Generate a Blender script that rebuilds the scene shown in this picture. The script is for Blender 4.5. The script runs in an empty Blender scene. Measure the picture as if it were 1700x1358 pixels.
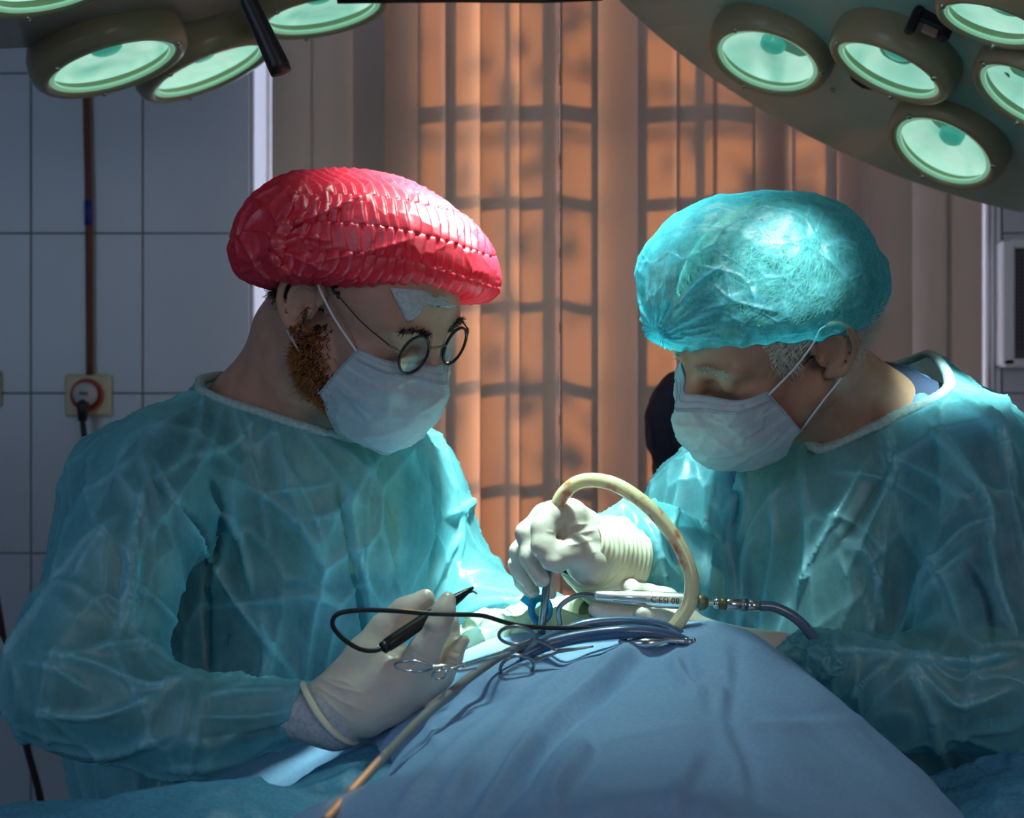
import bpy, math, random
import numpy as np
from mathutils import Vector, Matrix, noise
from mathutils.bvhtree import BVHTree

random.seed(7); rng = np.random.default_rng(7)
F, CZ = 2700.0, 1.40            # focal length in pixels of the 1700 px frame, camera height in metres
sc = bpy.context.scene

# ------------------------------------------------------------------ camera, sky, lights, exposure
cam_d = bpy.data.cameras.new('camera'); cam = bpy.data.objects.new('camera', cam_d); sc.collection.objects.link(cam)
cam.location = (0, 0, CZ); cam.rotation_euler = (math.pi/2, 0, 0)
cam_d.sensor_width = 36; cam_d.lens = F/1700*36; cam_d.clip_start = 0.05; cam_d.clip_end = 200
cam_d.dof.use_dof = True; cam_d.dof.focus_distance = 1.74; cam_d.dof.aperture_fstop = 7.1
sc.camera = cam
sc.view_settings.view_transform = 'Standard'; sc.view_settings.look = 'None'
sc.view_settings.exposure = 0.0; sc.view_settings.gamma = 1.0; sc.view_settings.use_curve_mapping = False

world = bpy.data.worlds.new('sky'); sc.world = world; world.use_nodes = True
bg = world.node_tree.nodes['Background']; bg.inputs[0].default_value = (0.56, 0.74, 1.0, 1); bg.inputs[1].default_value = 4.5

def P(px, py, d):
    return np.array([(px-850.0)/F*d, d, CZ+(679.0-py)/F*d])

def lamp(name, kind, loc, target, energy, color, **kw):
    l = bpy.data.lights.new(name, kind); l.energy = energy; l.color = color
    for k, v in kw.items(): setattr(l, k, v)
    o = bpy.data.objects.new(name, l); sc.collection.objects.link(o)
    o.location = loc
    o.rotation_euler = (Vector(target)-Vector(loc)).to_track_quat('-Z', 'Y').to_euler()
    return o
# low orange sun outside the window, behind the blinds
lamp('sun', 'SUN', (0.9, 6, 3.4), (0.15, 0, 0.9), 17, (1.0, 0.48, 0.17), angle=math.radians(0.9))
# added room fill: two soft lamps behind the camera, no window there
lamp('room_fill', 'AREA', (-1.9, -0.6, 2.0), (0.2, 2.6, 1.3), 9.5, (0.52, 0.72, 1.0), shape='RECTANGLE', size=1.2, size_y=1.3)
lamp('room_fill', 'AREA', (1.2, -1.2, 2.2), (0.2, 2.8, 1.5), 9.0, (1.0, 0.85, 0.78), shape='RECTANGLE', size=1.0, size_y=1.2)
# surgical light as spots free of the lamp heads; last four are added accents
CYAN = (0.66, 1.0, 0.92)
LIGHTS = [((.12, 1.64, 2.28), (-.11, 1.80, 1.33), 330, 12.5, 1.0, .06), ((-.05, 1.72, 2.42), (.22, 1.83, 1.34), 125, 11, 1.0, .06), ((.05, 1.86, 2.42), (.03, 1.74, 1.15), 55, 26, 1.0, .09),      # main beam over the operating field
          ((.07, 1.68, 2.30), (.075, 1.74, 1.17), 120, 9, .9, .04),
          ((-.03, 1.50, 2.35), (-.145, 1.72, 1.53), 22, 7.5, .9, .03),      # grazes the red cap
          ((.30, 1.28, 2.15), (.278, 1.63, 1.512), 85, 6.5, 1.0, .02),       # grazes the sheer cap
          ((.60, 1.58, 1.92), (.505, 1.82, 1.41), 90, 8, .9, .03),          # shoulder of the older surgeon
          ((-.50, 2.25, 2.25), (-.268, 1.80, 1.46), 14, 4.0, .9, .02)]     # neck of the younger surgeon
for i, (a, b, e, ang, bl, rad) in enumerate(LIGHTS):
    lamp('surgical_and_accent_spot', 'SPOT', a, b, e, CYAN if i in (0, 1, 2, 3, 6) else (.95, 1, .93), spot_size=math.radians(ang*2), spot_blend=bl, shadow_soft_size=rad)

# ------------------------------------------------------------------ helpers: objects
ORG = {}
def link(name, me, mat=None, parent=None, smooth=True, base=None):
    o = bpy.data.objects.new(name, me); sc.collection.objects.link(o)
    if mat: 
        me.materials.clear(); me.materials.append(mat)
    if parent is not None:
        base = ORG[parent.name]; o.parent = parent
    else:
        if base is None and len(me.vertices):
            co = np.zeros(len(me.vertices)*3, np.float32); me.vertices.foreach_get('co', co); co = co.reshape(-1, 3)
            base = np.array([co[:,0].mean(), co[:,1].mean(), co[:,2].min()])
        elif base is None: base = np.zeros(3)
        o.location = base
    me.transform(Matrix.Translation(-Vector(base)))
    ORG[o.name] = np.array(base, float)
    if smooth: me.polygons.foreach_set('use_smooth', [True]*len(me.polygons))
    return o
def empty(name, loc, label=None, cat=None, group=None):
    o = bpy.data.objects.new(name, None); sc.collection.objects.link(o); o.location = loc; ORG[o.name] = np.array(loc, float)
    if label: tag(o, label, cat, group)
    return o
def tag(o, label=None, cat=None, group=None, kind=None):
    if label: o['label'] = label
    if cat: o['category'] = cat
    if group: o['group'] = group
    if kind: o['kind'] = kind
    return o
def mk(V, Fc):
    me = bpy.data.meshes.new('m'); me.from_pydata([tuple(map(float, v)) for v in V], [], [tuple(map(int, f)) for f in Fc]); me.update()
    return me
def getV(me):
    a = np.zeros(len(me.vertices)*3, np.float32); me.vertices.foreach_get('co', a); return a.reshape(-1, 3).astype(np.float64)
def getN(me):
    a = np.zeros(len(me.vertices)*3, np.float32); me.vertices.foreach_get('normal', a); return a.reshape(-1, 3).astype(np.float64)
def setV(me, V):
    me.vertices.foreach_set('co', V.astype(np.float32).ravel()); me.update()

class MB:
    def __init__(s): s.V = []; s.F = []
    def add(s, V, Fc):
        n = len(s.V); s.V.extend([tuple(map(float, v)) for v in V]); s.F.extend([tuple(i+n for i in f) for f in Fc]); return s
    def box(s, c, size, bev=0.0, rot=None):
        c = np.array(c, float); h = np.array(size, float)/2
        b = min(bev, h.min()*.9)
        if b <= 0:
            pts = [(x, y, z) for x in (-1, 1) for y in (-1, 1) for z in (-1, 1)]; V = np.array(pts)*h
            Fc = [(0,1,3,2),(4,6,7,5),(0,4,5,1),(2,3,7,6),(0,2,6,4),(1,5,7,3)]
        else:
            V = []; idx = {}
            for sx in (-1, 1):
                for sy in (-1, 1):
                    for sz in (-1, 1):
                        for a in range(3):
                            v = [sx*(h[0]-b), sy*(h[1]-b), sz*(h[2]-b)]; v[a] += (sx, sy, sz)[a]*b
                            idx[(sx, sy, sz, a)] = len(V); V.append(v)
            V = np.array(V); Fc = []
            S = (-1, 1)
            for a in range(3):
                o1, o2 = [i for i in range(3) if i != a]
                for s0 in S:
                    q = []
                    for (p, r) in ((-1,-1),(1,-1),(1,1),(-1,1)):
                        k = [0,0,0]; k[a] = s0; k[o1] = p; k[o2] = r; q.append(idx[(k[0],k[1],k[2],a)])
                    Fc.append(q)
                for p in S:
                    for r in S:     # edges parallel to axis a
                        k1 = [0,0,0]; k2 = [0,0,0]; k1[a] = -1; k2[a] = 1; k1[o1] = k2[o1] = p; k1[o2] = k2[o2] = r
                        Fc.append([idx[(*k1, o1)], idx[(*k2, o1)], idx[(*k2, o2)], idx[(*k1, o2)]])
            for sx in S:
                for sy in S:
                    for sz in S: Fc.append([idx[(sx,sy,sz,0)], idx[(sx,sy,sz,1)], idx[(sx,sy,sz,2)]])
            # consistent outward winding
            V2 = V; out = []
            for f in Fc:
                p = V2[list(f)]; n = np.cross(p[1]-p[0], p[2]-p[0])
                out.append(tuple(f) if n@p.mean(0) > 0 else tuple(f[::-1]))
            Fc = out
        if rot is not None: V = V@np.array(rot).T
        return s.add(V+c, Fc)
    def tube(s, pts, r, seg=12, caps=True, flat=None):
        pts = np.array(pts, float); n = len(pts); r = np.full(n, r, float) if np.isscalar(r) else np.array(r, float)
        T = np.gradient(pts, axis=0); T /= np.linalg.norm(T, axis=1)[:, None]+1e-12
        up = np.array([0, 0, 1.0]) if abs(T[0][2]) < .9 else np.array([1.0, 0, 0])
        u = np.cross(T[0], up); u /= np.linalg.norm(u); V = []
        for i in range(n):
            u = u-T[i]*(u@T[i]); u /= np.linalg.norm(u)+1e-12; w = np.cross(T[i], u)
            for k in range(seg):
                a = 2*math.pi*k/seg; V.append(pts[i]+r[i]*(math.cos(a)*u+math.sin(a)*w*(flat or 1)))
        Fc = [(i*seg+k, i*seg+(k+1)%seg, (i+1)*seg+(k+1)%seg, (i+1)*seg+k) for i in range(n-1) for k in range(seg)]
        if caps: Fc += [tuple(range(seg))[::-1], tuple((n-1)*seg+k for k in range(seg))]
        return s.add(V, Fc)
    def lathe(s, prof, c, axis, seg=48):
        axis = np.array(axis, float); axis /= np.linalg.norm(axis)
        u = np.cross(axis, [0, 0, 1.0] if abs(axis[2]) < .95 else [1.0, 0, 0]); u /= np.linalg.norm(u); w = np.cross(axis, u); c = np.array(c, float); V = []
        for (r, h) in prof:
            for k in range(seg):
                a = 2*math.pi*k/seg; V.append(c+axis*h+max(r, 1e-5)*(math.cos(a)*u+math.sin(a)*w))
        n = len(prof)
        return s.add(V, [(i*seg+k, (i+1)*seg+k, (i+1)*seg+(k+1)%seg, i*seg+(k+1)%seg) for i in range(n-1) for k in range(seg)])
    def build(s, name, mat, parent=None, smooth=True, base=None):
        return link(name, mk(s.V, s.F), mat, parent, smooth, base)

def spline(pts, n=60):
    """Catmull-Rom through pts (any dimension)"""
    p = np.array(pts, float); p = np.vstack([2*p[0]-p[1], p, 2*p[-1]-p[-2]]); m = len(p)-3
    out = []
    for t in np.linspace(0, m-1e-6, n):
        i = int(t); f = t-i; a, b, c, d = p[i:i+4]
        out.append(.5*((2*b)+(-a+c)*f+(2*a-5*b+4*c-d)*f*f+(-a+3*b-3*c+d)*f**3))
    return np.array(out)
def Pts(l): return [P(*q[:3]) for q in l]

# ------------------------------------------------------------------ helpers: implicit surfaces
class Field:
    def __init__(s): s.p = []
    def rc(s, a, b, r1, r2, k=.02, op='u'):
        s.p.append(('rc', np.array(a, float), np.array(b, float), r1, r2, k, op)); return s
    def rp(s, a, b, k=.02, op='u'):                # ends as (px, py, depth, radius in px)
        return s.rc(P(*a[:3]), P(*b[:3]), a[3]*a[2]/F, b[3]*b[2]/F, k, op)
    def chain(s, pts, k=.006):
        for a, b in zip(pts[:-1], pts[1:]): s.rp(a, b, k)
        return s
    def el(s, c, r, R=None, k=.02, op='u'):
        s.p.append(('el', np.array(c, float), np.array(r, float), np.eye(3) if R is None else np.array(R), 0, k, op)); return s
    def grow(s, dr):
        g = Field(); g.off = dr; g.p = s.p; return g
    off = 0.0
    def __call__(s, X):
        X = X.astype(np.float32); d = np.full(len(X), 9, np.float32)
        for p in s.p:
            if p[0] == 'rc':
                _, a, b, r1, r2, k, op = p
                ab = (b-a).astype(np.float32); q = X-a.astype(np.float32); h = np.clip(q@ab/float(ab@ab+1e-12), 0, 1)
                e = np.sqrt(((q-h[:, None]*ab)**2).sum(1))-(r1+(r2-r1)*h)
            else:
                _, c, r, R, _, k, op = p
                q = (X-c.astype(np.float32))@R.astype(np.float32); r = r.astype(np.float32)
                k0 = np.sqrt(((q/r)**2).sum(1)); k1 = np.sqrt(((q/r**2)**2).sum(1))+1e-6; e = k0*(k0-1)/k1
            if op == 'u':
                h = np.maximum(k-np.abs(d-e), 0)/k; d = np.minimum(d, e)-h*h*k*.25
            elif op == 's':
                e = -e; h = np.maximum(k-np.abs(d-e), 0)/k; d = np.maximum(d, e)+h*h*k*.25
            else:
                h = np.maximum(k-np.abs(d-e), 0)/k; d = np.maximum(d, e)+h*h*k*.25
        return d-s.off

def axis(*segs):
    out = []
    for a, b, st in segs: out += list(np.arange(a, b-st*.5, st))
    out.append(segs[-1][1]); return np.array(out, np.float32)

def nets(fn, xs, ys, zs, B=8):
    nx, ny, nz = len(xs), len(ys), len(zs)
    V = np.ones((nx, ny, nz), np.float32)
    bi = [np.arange(0, n, B) for n in (nx, ny, nz)]
    lo = [a[b] for a, b in zip((xs, ys, zs), bi)]; hi = [a[np.minimum(b+B, len(a)-1)] for a, b in zip((xs, ys, zs), bi)]
    c = [(l+h)/2 for l, h in zip(lo, hi)]; hd = [(h-l)/2 for l, h in zip(lo, hi)]
    G = np.stack(np.meshgrid(*c, indexing='ij'), -1).reshape(-1, 3)
    H = np.stack(np.meshgrid(*hd, indexing='ij'), -1).reshape(-1, 3); rad = np.sqrt((H**2).sum(1))
    D = fn(G); near = np.abs(D) < rad*1.5+.008
    I = np.stack(np.meshgrid(*bi, indexing='ij'), -1).reshape(-1, 3)
    for (i, j, k), d in zip(I[~near], D[~near]):
        if d < 0: V[i:i+B, j:j+B, k:k+B] = -1
    N = I[near]; off = np.stack(np.meshgrid(*[np.arange(B)]*3, indexing='ij'), -1).reshape(-1, 3)
    for s in range(0, len(N), 700):
        idx = (N[s:s+700, None]+off[None]).reshape(-1, 3)
        ok = (idx[:, 0] < nx) & (idx[:, 1] < ny) & (idx[:, 2] < nz); idx = idx[ok]
        pts = np.stack([xs[idx[:, 0]], ys[idx[:, 1]], zs[idx[:, 2]]], -1)
        V[idx[:, 0], idx[:, 1], idx[:, 2]] = fn(pts)
    S = V < 0
    c8 = [S[i:nx-1+i, j:ny-1+j, k:nz-1+k] for i in (0, 1) for j in (0, 1) for k in (0, 1)]
    sm = sum(a.astype(np.int8) for a in c8); act = (sm > 0) & (sm < 8)
    ci = np.argwhere(act); vid = np.full(act.shape, -1, np.int64); vid[act] = np.arange(len(ci))
    val = [V[ci[:, 0]+i, ci[:, 1]+j, ci[:, 2]+k] for i in (0, 1) for j in (0, 1) for k in (0, 1)]
    cor = [(i, j, k) for i in (0, 1) for j in (0, 1) for k in (0, 1)]
    acc = np.zeros((len(ci), 3)); cnt = np.zeros(len(ci))
    for a in range(8):
        for b in range(a+1, 8):
            if sum(abs(cor[a][q]-cor[b][q]) for q in range(3)) != 1: continue
            va, vb = val[a], val[b]; m = (va < 0) != (vb < 0)
            t = np.where(m, va/np.where(m, va-vb, 1), 0)
            p = np.array(cor[a])[None]+t[:, None]*(np.array(cor[b])-np.array(cor[a]))[None]
            acc += p*m[:, None]; cnt += m
    fr = acc/cnt[:, None]
    def at(ax, i, f): return ax[i]*(1-f)+ax[i+1]*f
    W = np.stack([at(xs, ci[:, 0], fr[:, 0]), at(ys, ci[:, 1], fr[:, 1]), at(zs, ci[:, 2], fr[:, 2])], -1)
    Q = []
    for a in range(3):
        A = [slice(1, -1)]*3; B_ = [slice(1, -1)]*3; A[a] = slice(0, -1); B_[a] = slice(1, None)
        s0, s1 = S[tuple(A)], S[tuple(B_)]
        e = np.argwhere(s0 != s1); 
        if not len(e): continue
        flip = s0[e[:, 0], e[:, 1], e[:, 2]]
        o = np.ones(3, int); o[a] = 0; g = e+o
        u, v = [(1, 2), (2, 0), (0, 1)][a]
        def gid(du, dv):
            h = g.copy(); h[:, u] -= du; h[:, v] -= dv; return vid[h[:, 0], h[:, 1], h[:, 2]]
        q = np.stack([gid(1, 1), gid(0, 1), gid(0, 0), gid(1, 0)], -1)
        q[~flip] = q[~flip][:, ::-1]; Q.append(q)
    Q = np.vstack(Q); Q = Q[(Q >= 0).all(1)]
    return W, Q

def qmesh(V, Q):
    me = bpy.data.meshes.new('m'); me.vertices.add(len(V)); me.vertices.foreach_set('co', V.astype(np.float32).ravel())
    me.loops.add(len(Q)*4); me.polygons.add(len(Q)); me.loops.foreach_set('vertex_index', Q.astype(np.int32).ravel())
    me.polygons.foreach_set('loop_start', np.arange(0, len(Q)*4, 4, dtype=np.int32))
    me.update(calc_edges=True); me.validate(); return me
def catmull(V, Q):
    """one Catmull-Clark step for a closed all-quad mesh"""
    n, m = len(V), len(Q); E = np.sort(np.stack([Q, np.roll(Q, -1, 1)], -1).reshape(-1, 2), 1)
    key = E[:, 0].astype(np.int64)*n+E[:, 1]; u, inv, cnt = np.unique(key, return_inverse=True, return_counts=True); inv = inv.ravel(); ne = len(u)
    ea, eb = u//n, u % n; fp = V[Q].mean(1)
    bc_ = lambda idx, W, N_: np.stack([np.bincount(idx, W[:, k], N_) for k in range(3)], -1)
    fo = np.repeat(fp, 4, 0); ef = bc_(inv, fo, ne)/cnt[:, None]; mid = (V[ea]+V[eb])/2; ep = (mid+ef)/2
    qi = Q.ravel(); nf = np.bincount(qi, minlength=n)[:, None].clip(1); Fv = bc_(qi, fo, n)/nf
    ei = np.concatenate([ea, eb]); nev = np.bincount(ei, minlength=n)[:, None].clip(1); Rv = bc_(ei, np.vstack([mid, mid]), n)/nev
    vp = (Fv+2*Rv+(nev-3)*V)/nev
    fi = n+ne+np.arange(m); ie = n+inv.reshape(m, 4)
    Q2 = np.stack([np.stack([Q[:, k], ie[:, k], fi, ie[:, (k-1) % 4]], -1) for k in range(4)], 1).reshape(-1, 4)
    return np.vstack([vp, ep, fp]), Q2
def relax(V, Q, it=2, lam=.5):
    E = np.unique(np.sort(np.vstack([Q[:, [0, 1]], Q[:, [1, 2]], Q[:, [2, 3]], Q[:, [3, 0]]]), 1), axis=0)
    n = len(V); deg = np.bincount(E.ravel(), minlength=n)[:, None].clip(1)
    for _ in range(it):
        A = np.stack([np.bincount(E[:, 0], V[E[:, 1], k], n)+np.bincount(E[:, 1], V[E[:, 0], k], n) for k in range(3)], -1)
        V = V+lam*(A/deg-V)
    return V
def implicit(fn, xs, ys, zs, sub=1, rel=1):
    V, Q = nets(fn, xs, ys, zs); V = relax(V, Q, rel)
    for _ in range(sub): V, Q = catmull(V, Q)
    return qmesh(V, Q)

# ------------------------------------------------------------------ helpers: relief
def proj(V): return np.stack([850+V[:, 0]/V[:, 1]*F, 679-(V[:, 2]-CZ)/V[:, 1]*F], -1)
def folds(me, lines, facing=True):
    """cloth folds: each is (polyline, width px, height m, profile); raised along the surface normal"""
    V = getV(me); N = getN(me); S = proj(V)
    D = V-np.array([0, 0, CZ]); f = -(N*D).sum(1)/np.linalg.norm(D, axis=1)
    ok = f > (-.1 if facing else -9); fade = np.clip((f+.1)/.3, 0, 1) if facing else 1
    tot = np.zeros(len(V))
    for L in lines:
        pts = np.array(L[0], float)
        if len(pts) > 2: pts = spline(pts, len(pts)*5)
        w, h = L[1], L[2]; mode = L[3] if len(L) > 3 else 'r'
        lo = pts.min(0)-w*4; hi = pts.max(0)+w*4
        idx = np.where(ok & (S > lo).all(1) & (S < hi).all(1))[0]
        if not len(idx): continue
        s = S[idx]; best = np.full(len(idx), 1e9); side = np.zeros(len(idx)); tt = np.zeros(len(idx)); m = len(pts)-1
        for i in range(m):
            a, b = pts[i], pts[i+1]; ab = b-a; q = s-a; t = np.clip(q@ab/(ab@ab+1e-9), 0, 1); r = q-t[:, None]*ab
            dd = np.hypot(r[:, 0], r[:, 1]); u = dd < best; best[u] = dd[u]
            cr = ab[0]*q[:, 1]-ab[1]*q[:, 0]; side[u] = np.sign(cr)[u]; tt[u] = ((i+t)/m)[u]
        tap = np.clip(np.minimum(tt, 1-tt)*5, 0, 1)*.85+.15
        tap = np.where((tt <= 0) | (tt >= 1), .15, tap)
        if mode == 'r': d = np.exp(-best/w)
        elif mode == 'g': d = np.exp(-(best/w)**2)
        else: d = side*(best/w)*np.exp(.5-(best/w)**2/2)
        tot[idx] += h*d*tap
    tot *= fade
    fold_opacity(me, np.clip(tot/.008, -.6, 1.2))
    setV(me, V+N*tot[:, None])
def fold_opacity(me, d):
    a = me.attributes.get('fold') or me.attributes.new('fold', 'FLOAT', 'POINT')
    o = np.zeros(len(me.vertices), np.float32); a.data.foreach_get('value', o); a.data.foreach_set('value', (o+d).astype(np.float32))
def crinkle(me, scale, amp, stretch=(1, 1, 1), mode='v', mask=None, seed=0.0, width=.15):
    V = getV(me); N = getN(me); st = np.array(stretch); X = V*st/scale+seed
    if mode == 'v':
        vor = noise.voronoi
        d = np.empty(len(V))
        for i, x in enumerate(X):
            r = vor(x)[0]; d[i] = r[1]-r[0]
        d = np.exp(-d/width); fold_opacity(me, d*.45 if mask is None else d*.45*np.clip(mask(V), 0, 1))
    elif mode == 'f':
        d = np.array([noise.fractal(x, 1.0, 2.0, 3) for x in X])
    elif mode == 'c':
        vor = noise.voronoi; d = np.array([vor(x)[0][0] for x in X])
    if mask is not None: d = d*mask(V)
    setV(me, V+N*(d*amp)[:, None])

# ------------------------------------------------------------------ materials
def newmat(name):
    m = bpy.data.materials.new(name); m.use_nodes = True; nt = m.node_tree; nt.nodes.clear()
    out = nt.nodes.new('ShaderNodeOutputMaterial'); return m, nt, out
def nd(nt, t, **kw):
    n = nt.nodes.new('ShaderNode'+{'NoiseTexture': 'TexNoise'}.get(t, t))
    for k, v in kw.items():
        if k in n.inputs: n.inputs[k].default_value = v
        else: setattr(n, k, v)
    return n
def bumpnode(nt, scale, strength, dist=.001, detail=4, stretch=(1, 1, 1), tex='NoiseTexture', rough=.6):
    tc = nd(nt, 'TexCoord'); mp = nd(nt, 'Mapping'); mp.inputs['Scale'].default_value = stretch
    nt.links.new(tc.outputs['Object'], mp.inputs['Vector'])
    t = nd(nt, tex); t.inputs['Scale'].default_value = scale
    if tex == 'NoiseTexture': t.inputs['Detail'].default_value = detail; t.inputs['Roughness'].default_value = rough
    nt.links.new(mp.outputs[0], t.inputs['Vector'])
    b = nd(nt, 'Bump'); b.inputs['Strength'].default_value = strength; b.inputs['Distance'].default_value = dist
    nt.links.new(t.outputs[0], b.inputs['Height']); return b, t
def mat(name, col, rough=.5, metal=0, bump=None, var=0, var_scale=20, spec=.5, sss=0, ssc=(1, .3, .2), trans=0, emit=None, coat=0, col2=None, alpha=None, sheen=0):
    m, nt, out = newmat(name); p = nd(nt, 'BsdfPrincipled')
    p.inputs['Base Color'].default_value = (*col, 1); p.inputs['Roughness'].default_value = rough; p.inputs['Metallic'].default_value = metal
    p.inputs['Specular IOR Level'].default_value = spec; p.inputs['Transmission Weight'].default_value = trans; p.inputs['Coat Weight'].default_value = coat
    p.inputs['Sheen Weight'].default_value = sheen
    if alpha is not None: p.inputs['Alpha'].default_value = alpha
    if sss: p.inputs['Subsurface Weight'].default_value = sss; p.inputs['Subsurface Radius'].default_value = ssc; p.inputs['Subsurface Scale'].default_value = .008
    if emit: p.inputs['Emission Color'].default_value = (*emit[0], 1); p.inputs['Emission Strength'].default_value = emit[1]
    if bump:
        b, _ = bumpnode(nt, *bump[:2], *(bump[2:])); nt.links.new(b.outputs[0], p.inputs['Normal'])
    if var or col2:
        tc = nd(nt, 'TexCoord'); t = nd(nt, 'NoiseTexture'); t.inputs['Scale'].default_value = var_scale; t.inputs['Detail'].default_value = 5
        nt.links.new(tc.outputs['Object'], t.inputs['Vector']); r = nd(nt, 'ValToRGB')
        c2 = col2 if col2 else tuple(c*(1-var) for c in col)
        r.color_ramp.elements[0].position = .3; r.color_ramp.elements[1].position = .7
        r.color_ramp.elements[0].color = (*c2, 1); r.color_ramp.elements[1].color = (*col, 1)
        nt.links.new(t.outputs[0], r.inputs[0]); nt.links.new(r.outputs[0], p.inputs['Base Color'])
    nt.links.new(p.outputs[0], out.inputs[0]); return m
def cloth(name, col, opacity=.8, transl=.35, gloss=.12, rough=.35, bump=(60, .5, .002), col2=None, stretch=(1, 1, 1), fine=260, vary=.12):
    """thin nonwoven cloth: really see-through, lets light pass, denser on fold ridges like doubled cloth, as crease highlight"""
    m, nt, out = newmat(name); L = nt.links.new
    b, t = bumpnode(nt, bump[0], bump[1], bump[2], 6, stretch, rough=.65)
    tc = nd(nt, 'TexCoord'); f = nd(nt, 'NoiseTexture'); f.inputs['Scale'].default_value = fine; f.inputs['Detail'].default_value = 3; L(tc.outputs['Object'], f.inputs['Vector'])
    b2 = nd(nt, 'Bump'); b2.inputs['Strength'].default_value = .25; b2.inputs['Distance'].default_value = .0006; L(f.outputs[0], b2.inputs['Height']); L(b.outputs[0], b2.inputs['Normal'])
    rmp = nd(nt, 'ValToRGB'); c2 = col2 or tuple(c*.75 for c in col)
    rmp.color_ramp.elements[0].position = .35; rmp.color_ramp.elements[1].position = .65; rmp.color_ramp.elements[0].color = (*c2, 1); rmp.color_ramp.elements[1].color = (*col, 1)
    L(f.outputs[0], rmp.inputs[0])
    d = nd(nt, 'BsdfDiffuse'); L(rmp.outputs[0], d.inputs[0]); L(b2.outputs[0], d.inputs['Normal'])
    tr = nd(nt, 'BsdfTranslucent'); L(rmp.outputs[0], tr.inputs[0]); L(b2.outputs[0], tr.inputs['Normal'])
    g = nd(nt, 'BsdfGlossy'); g.inputs[0].default_value = (1, 1, 1, 1); g.inputs['Roughness'].default_value = rough; L(b2.outputs[0], g.inputs['Normal'])
    m1 = nd(nt, 'MixShader'); m1.inputs[0].default_value = transl; L(d.outputs[0], m1.inputs[1]); L(tr.outputs[0], m1.inputs[2])
    m2 = nd(nt, 'MixShader'); m2.inputs[0].default_value = gloss*.5; L(m1.outputs[0], m2.inputs[1]); L(g.outputs[0], m2.inputs[2])
    if opacity < 1:
        tp = nd(nt, 'BsdfTransparent'); tp.inputs[0].default_value = (*[min(1, .35+c) for c in col], 1)
        mr = nd(nt, 'MapRange'); mr.inputs[1].default_value = .3; mr.inputs[2].default_value = .7; mr.inputs[3].default_value = max(0, opacity-vary); mr.inputs[4].default_value = min(1, opacity+vary)
        L(t.outputs[0], mr.inputs[0])
        lw = nd(nt, 'LayerWeight'); lw.inputs[0].default_value = .35; L(b.outputs[0], lw.inputs['Normal'])
        ad = nd(nt, 'Math', operation='MULTIPLY_ADD'); L(lw.outputs['Facing'], ad.inputs[0]); ad.inputs[1].default_value = .30; L(mr.outputs[0], ad.inputs[2])
        at = nd(nt, 'Attribute', attribute_name='fold'); ad2 = nd(nt, 'Math', operation='MULTIPLY_ADD'); L(at.outputs['Fac'], ad2.inputs[0]); ad2.inputs[1].default_value = .55; L(ad.outputs[0], ad2.inputs[2]); ad2.use_clamp = True; ad = ad2  # crease highlights put into opacity: fold ridges denser, valleys thinner
        m3 = nd(nt, 'MixShader'); L(ad.outputs[0], m3.inputs[0]); L(tp.outputs[0], m3.inputs[1]); L(m2.outputs[0], m3.inputs[2]); m2 = m3
    L(m2.outputs[0], out.inputs[0]); return m

M = {}
M['tile'] = mat('glazed tile', (.50, .55, .62), .22, var=.06, var_scale=6, spec=.4)
M['grout'] = mat('grout', (.25, .28, .33), .9)
M['plaster'] = mat('painted plaster', (.52, .55, .62), .7, bump=(40, .1, .001))
M['floor'] = mat('floor vinyl', (.25, .30, .33), .35, var=.2)
M['white_frame'] = mat('white painted frame', (.75, .79, .85), .4)
M['grille'] = mat('dark iron', (.05, .045, .04), .6)
def thin_glass(name, tint, gloss=.08):
    m, nt, out = newmat(name); tp = nd(nt, 'BsdfTransparent'); tp.inputs[0].default_value = (*tint, 1); g = nd(nt, 'BsdfGlossy'); g.inputs['Roughness'].default_value = .03
    mx = nd(nt, 'MixShader'); mx.inputs[0].default_value = gloss; nt.links.new(tp.outputs[0], mx.inputs[1]); nt.links.new(g.outputs[0], mx.inputs[2]); nt.links.new(mx.outputs[0], out.inputs[0]); return m
M['glass'] = thin_glass('window glass', (.98, .99, 1))
M['lamp_body'] = mat('grey green lamp enamel', (.26, .50, .42), .42, coat=.2, bump=(220, .06, .0005))
M['lamp_body2'] = mat('taupe lamp enamel', (.30, .30, .25), .4, coat=.2)
M['lamp_ring'] = mat('olive lamp housing', (.36, .33, .19), .38, coat=.3, var=.15, var_scale=9)
M['lamp_bezel'] = mat('brown bezel', (.36, .27, .19), .35, coat=.3)
M['black'] = mat('black plastic', (.012, .010, .014), .42)
M['black_metal'] = mat('black anodised metal', (.03, .03, .03), .35, metal=.6)
M['steel'] = mat('steel', (.72, .72, .70), .18, metal=1)
M['steel_dark'] = mat('dark steel', (.32, .32, .33), .28, metal=1)
M['brass'] = mat('oxidised brass', (.30, .26, .14), .45, metal=.8, var=.5, var_scale=200)
M['screw'] = mat('screw', (.55, .55, .5), .25, metal=1)
M['skin_a'] = mat('fair skin', (.56, .33, .23), .48, sss=.25, bump=(400, .15, .0004), col2=(.46, .24, .17), var_scale=35)
M['skin_b'] = mat('weathered skin', (.50, .28, .18), .5, sss=.2, bump=(160, .35, .0008), col2=(.40, .20, .13), var_scale=40)
M['hair_dark'] = mat('dark hair', (.018, .012, .010), .5, bump=(300, .8, .002, 4, (1, 1, .15)))
M['hair_strand_dark'] = mat('dark hair strands', (.02, .013, .010), .4)
M['beard'] = mat('ginger beard', (.46, .17, .04), .35)
M['beard_base'] = mat('beard shade', (.10, .045, .018), .8, bump=(500, .8, .001))
M['hair_grey'] = mat('white hair', (.62, .60, .50), .45, bump=(120, 1.0, .006, 6, (1, .25, 1)), col2=(.30, .27, .2), var_scale=50)
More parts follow.
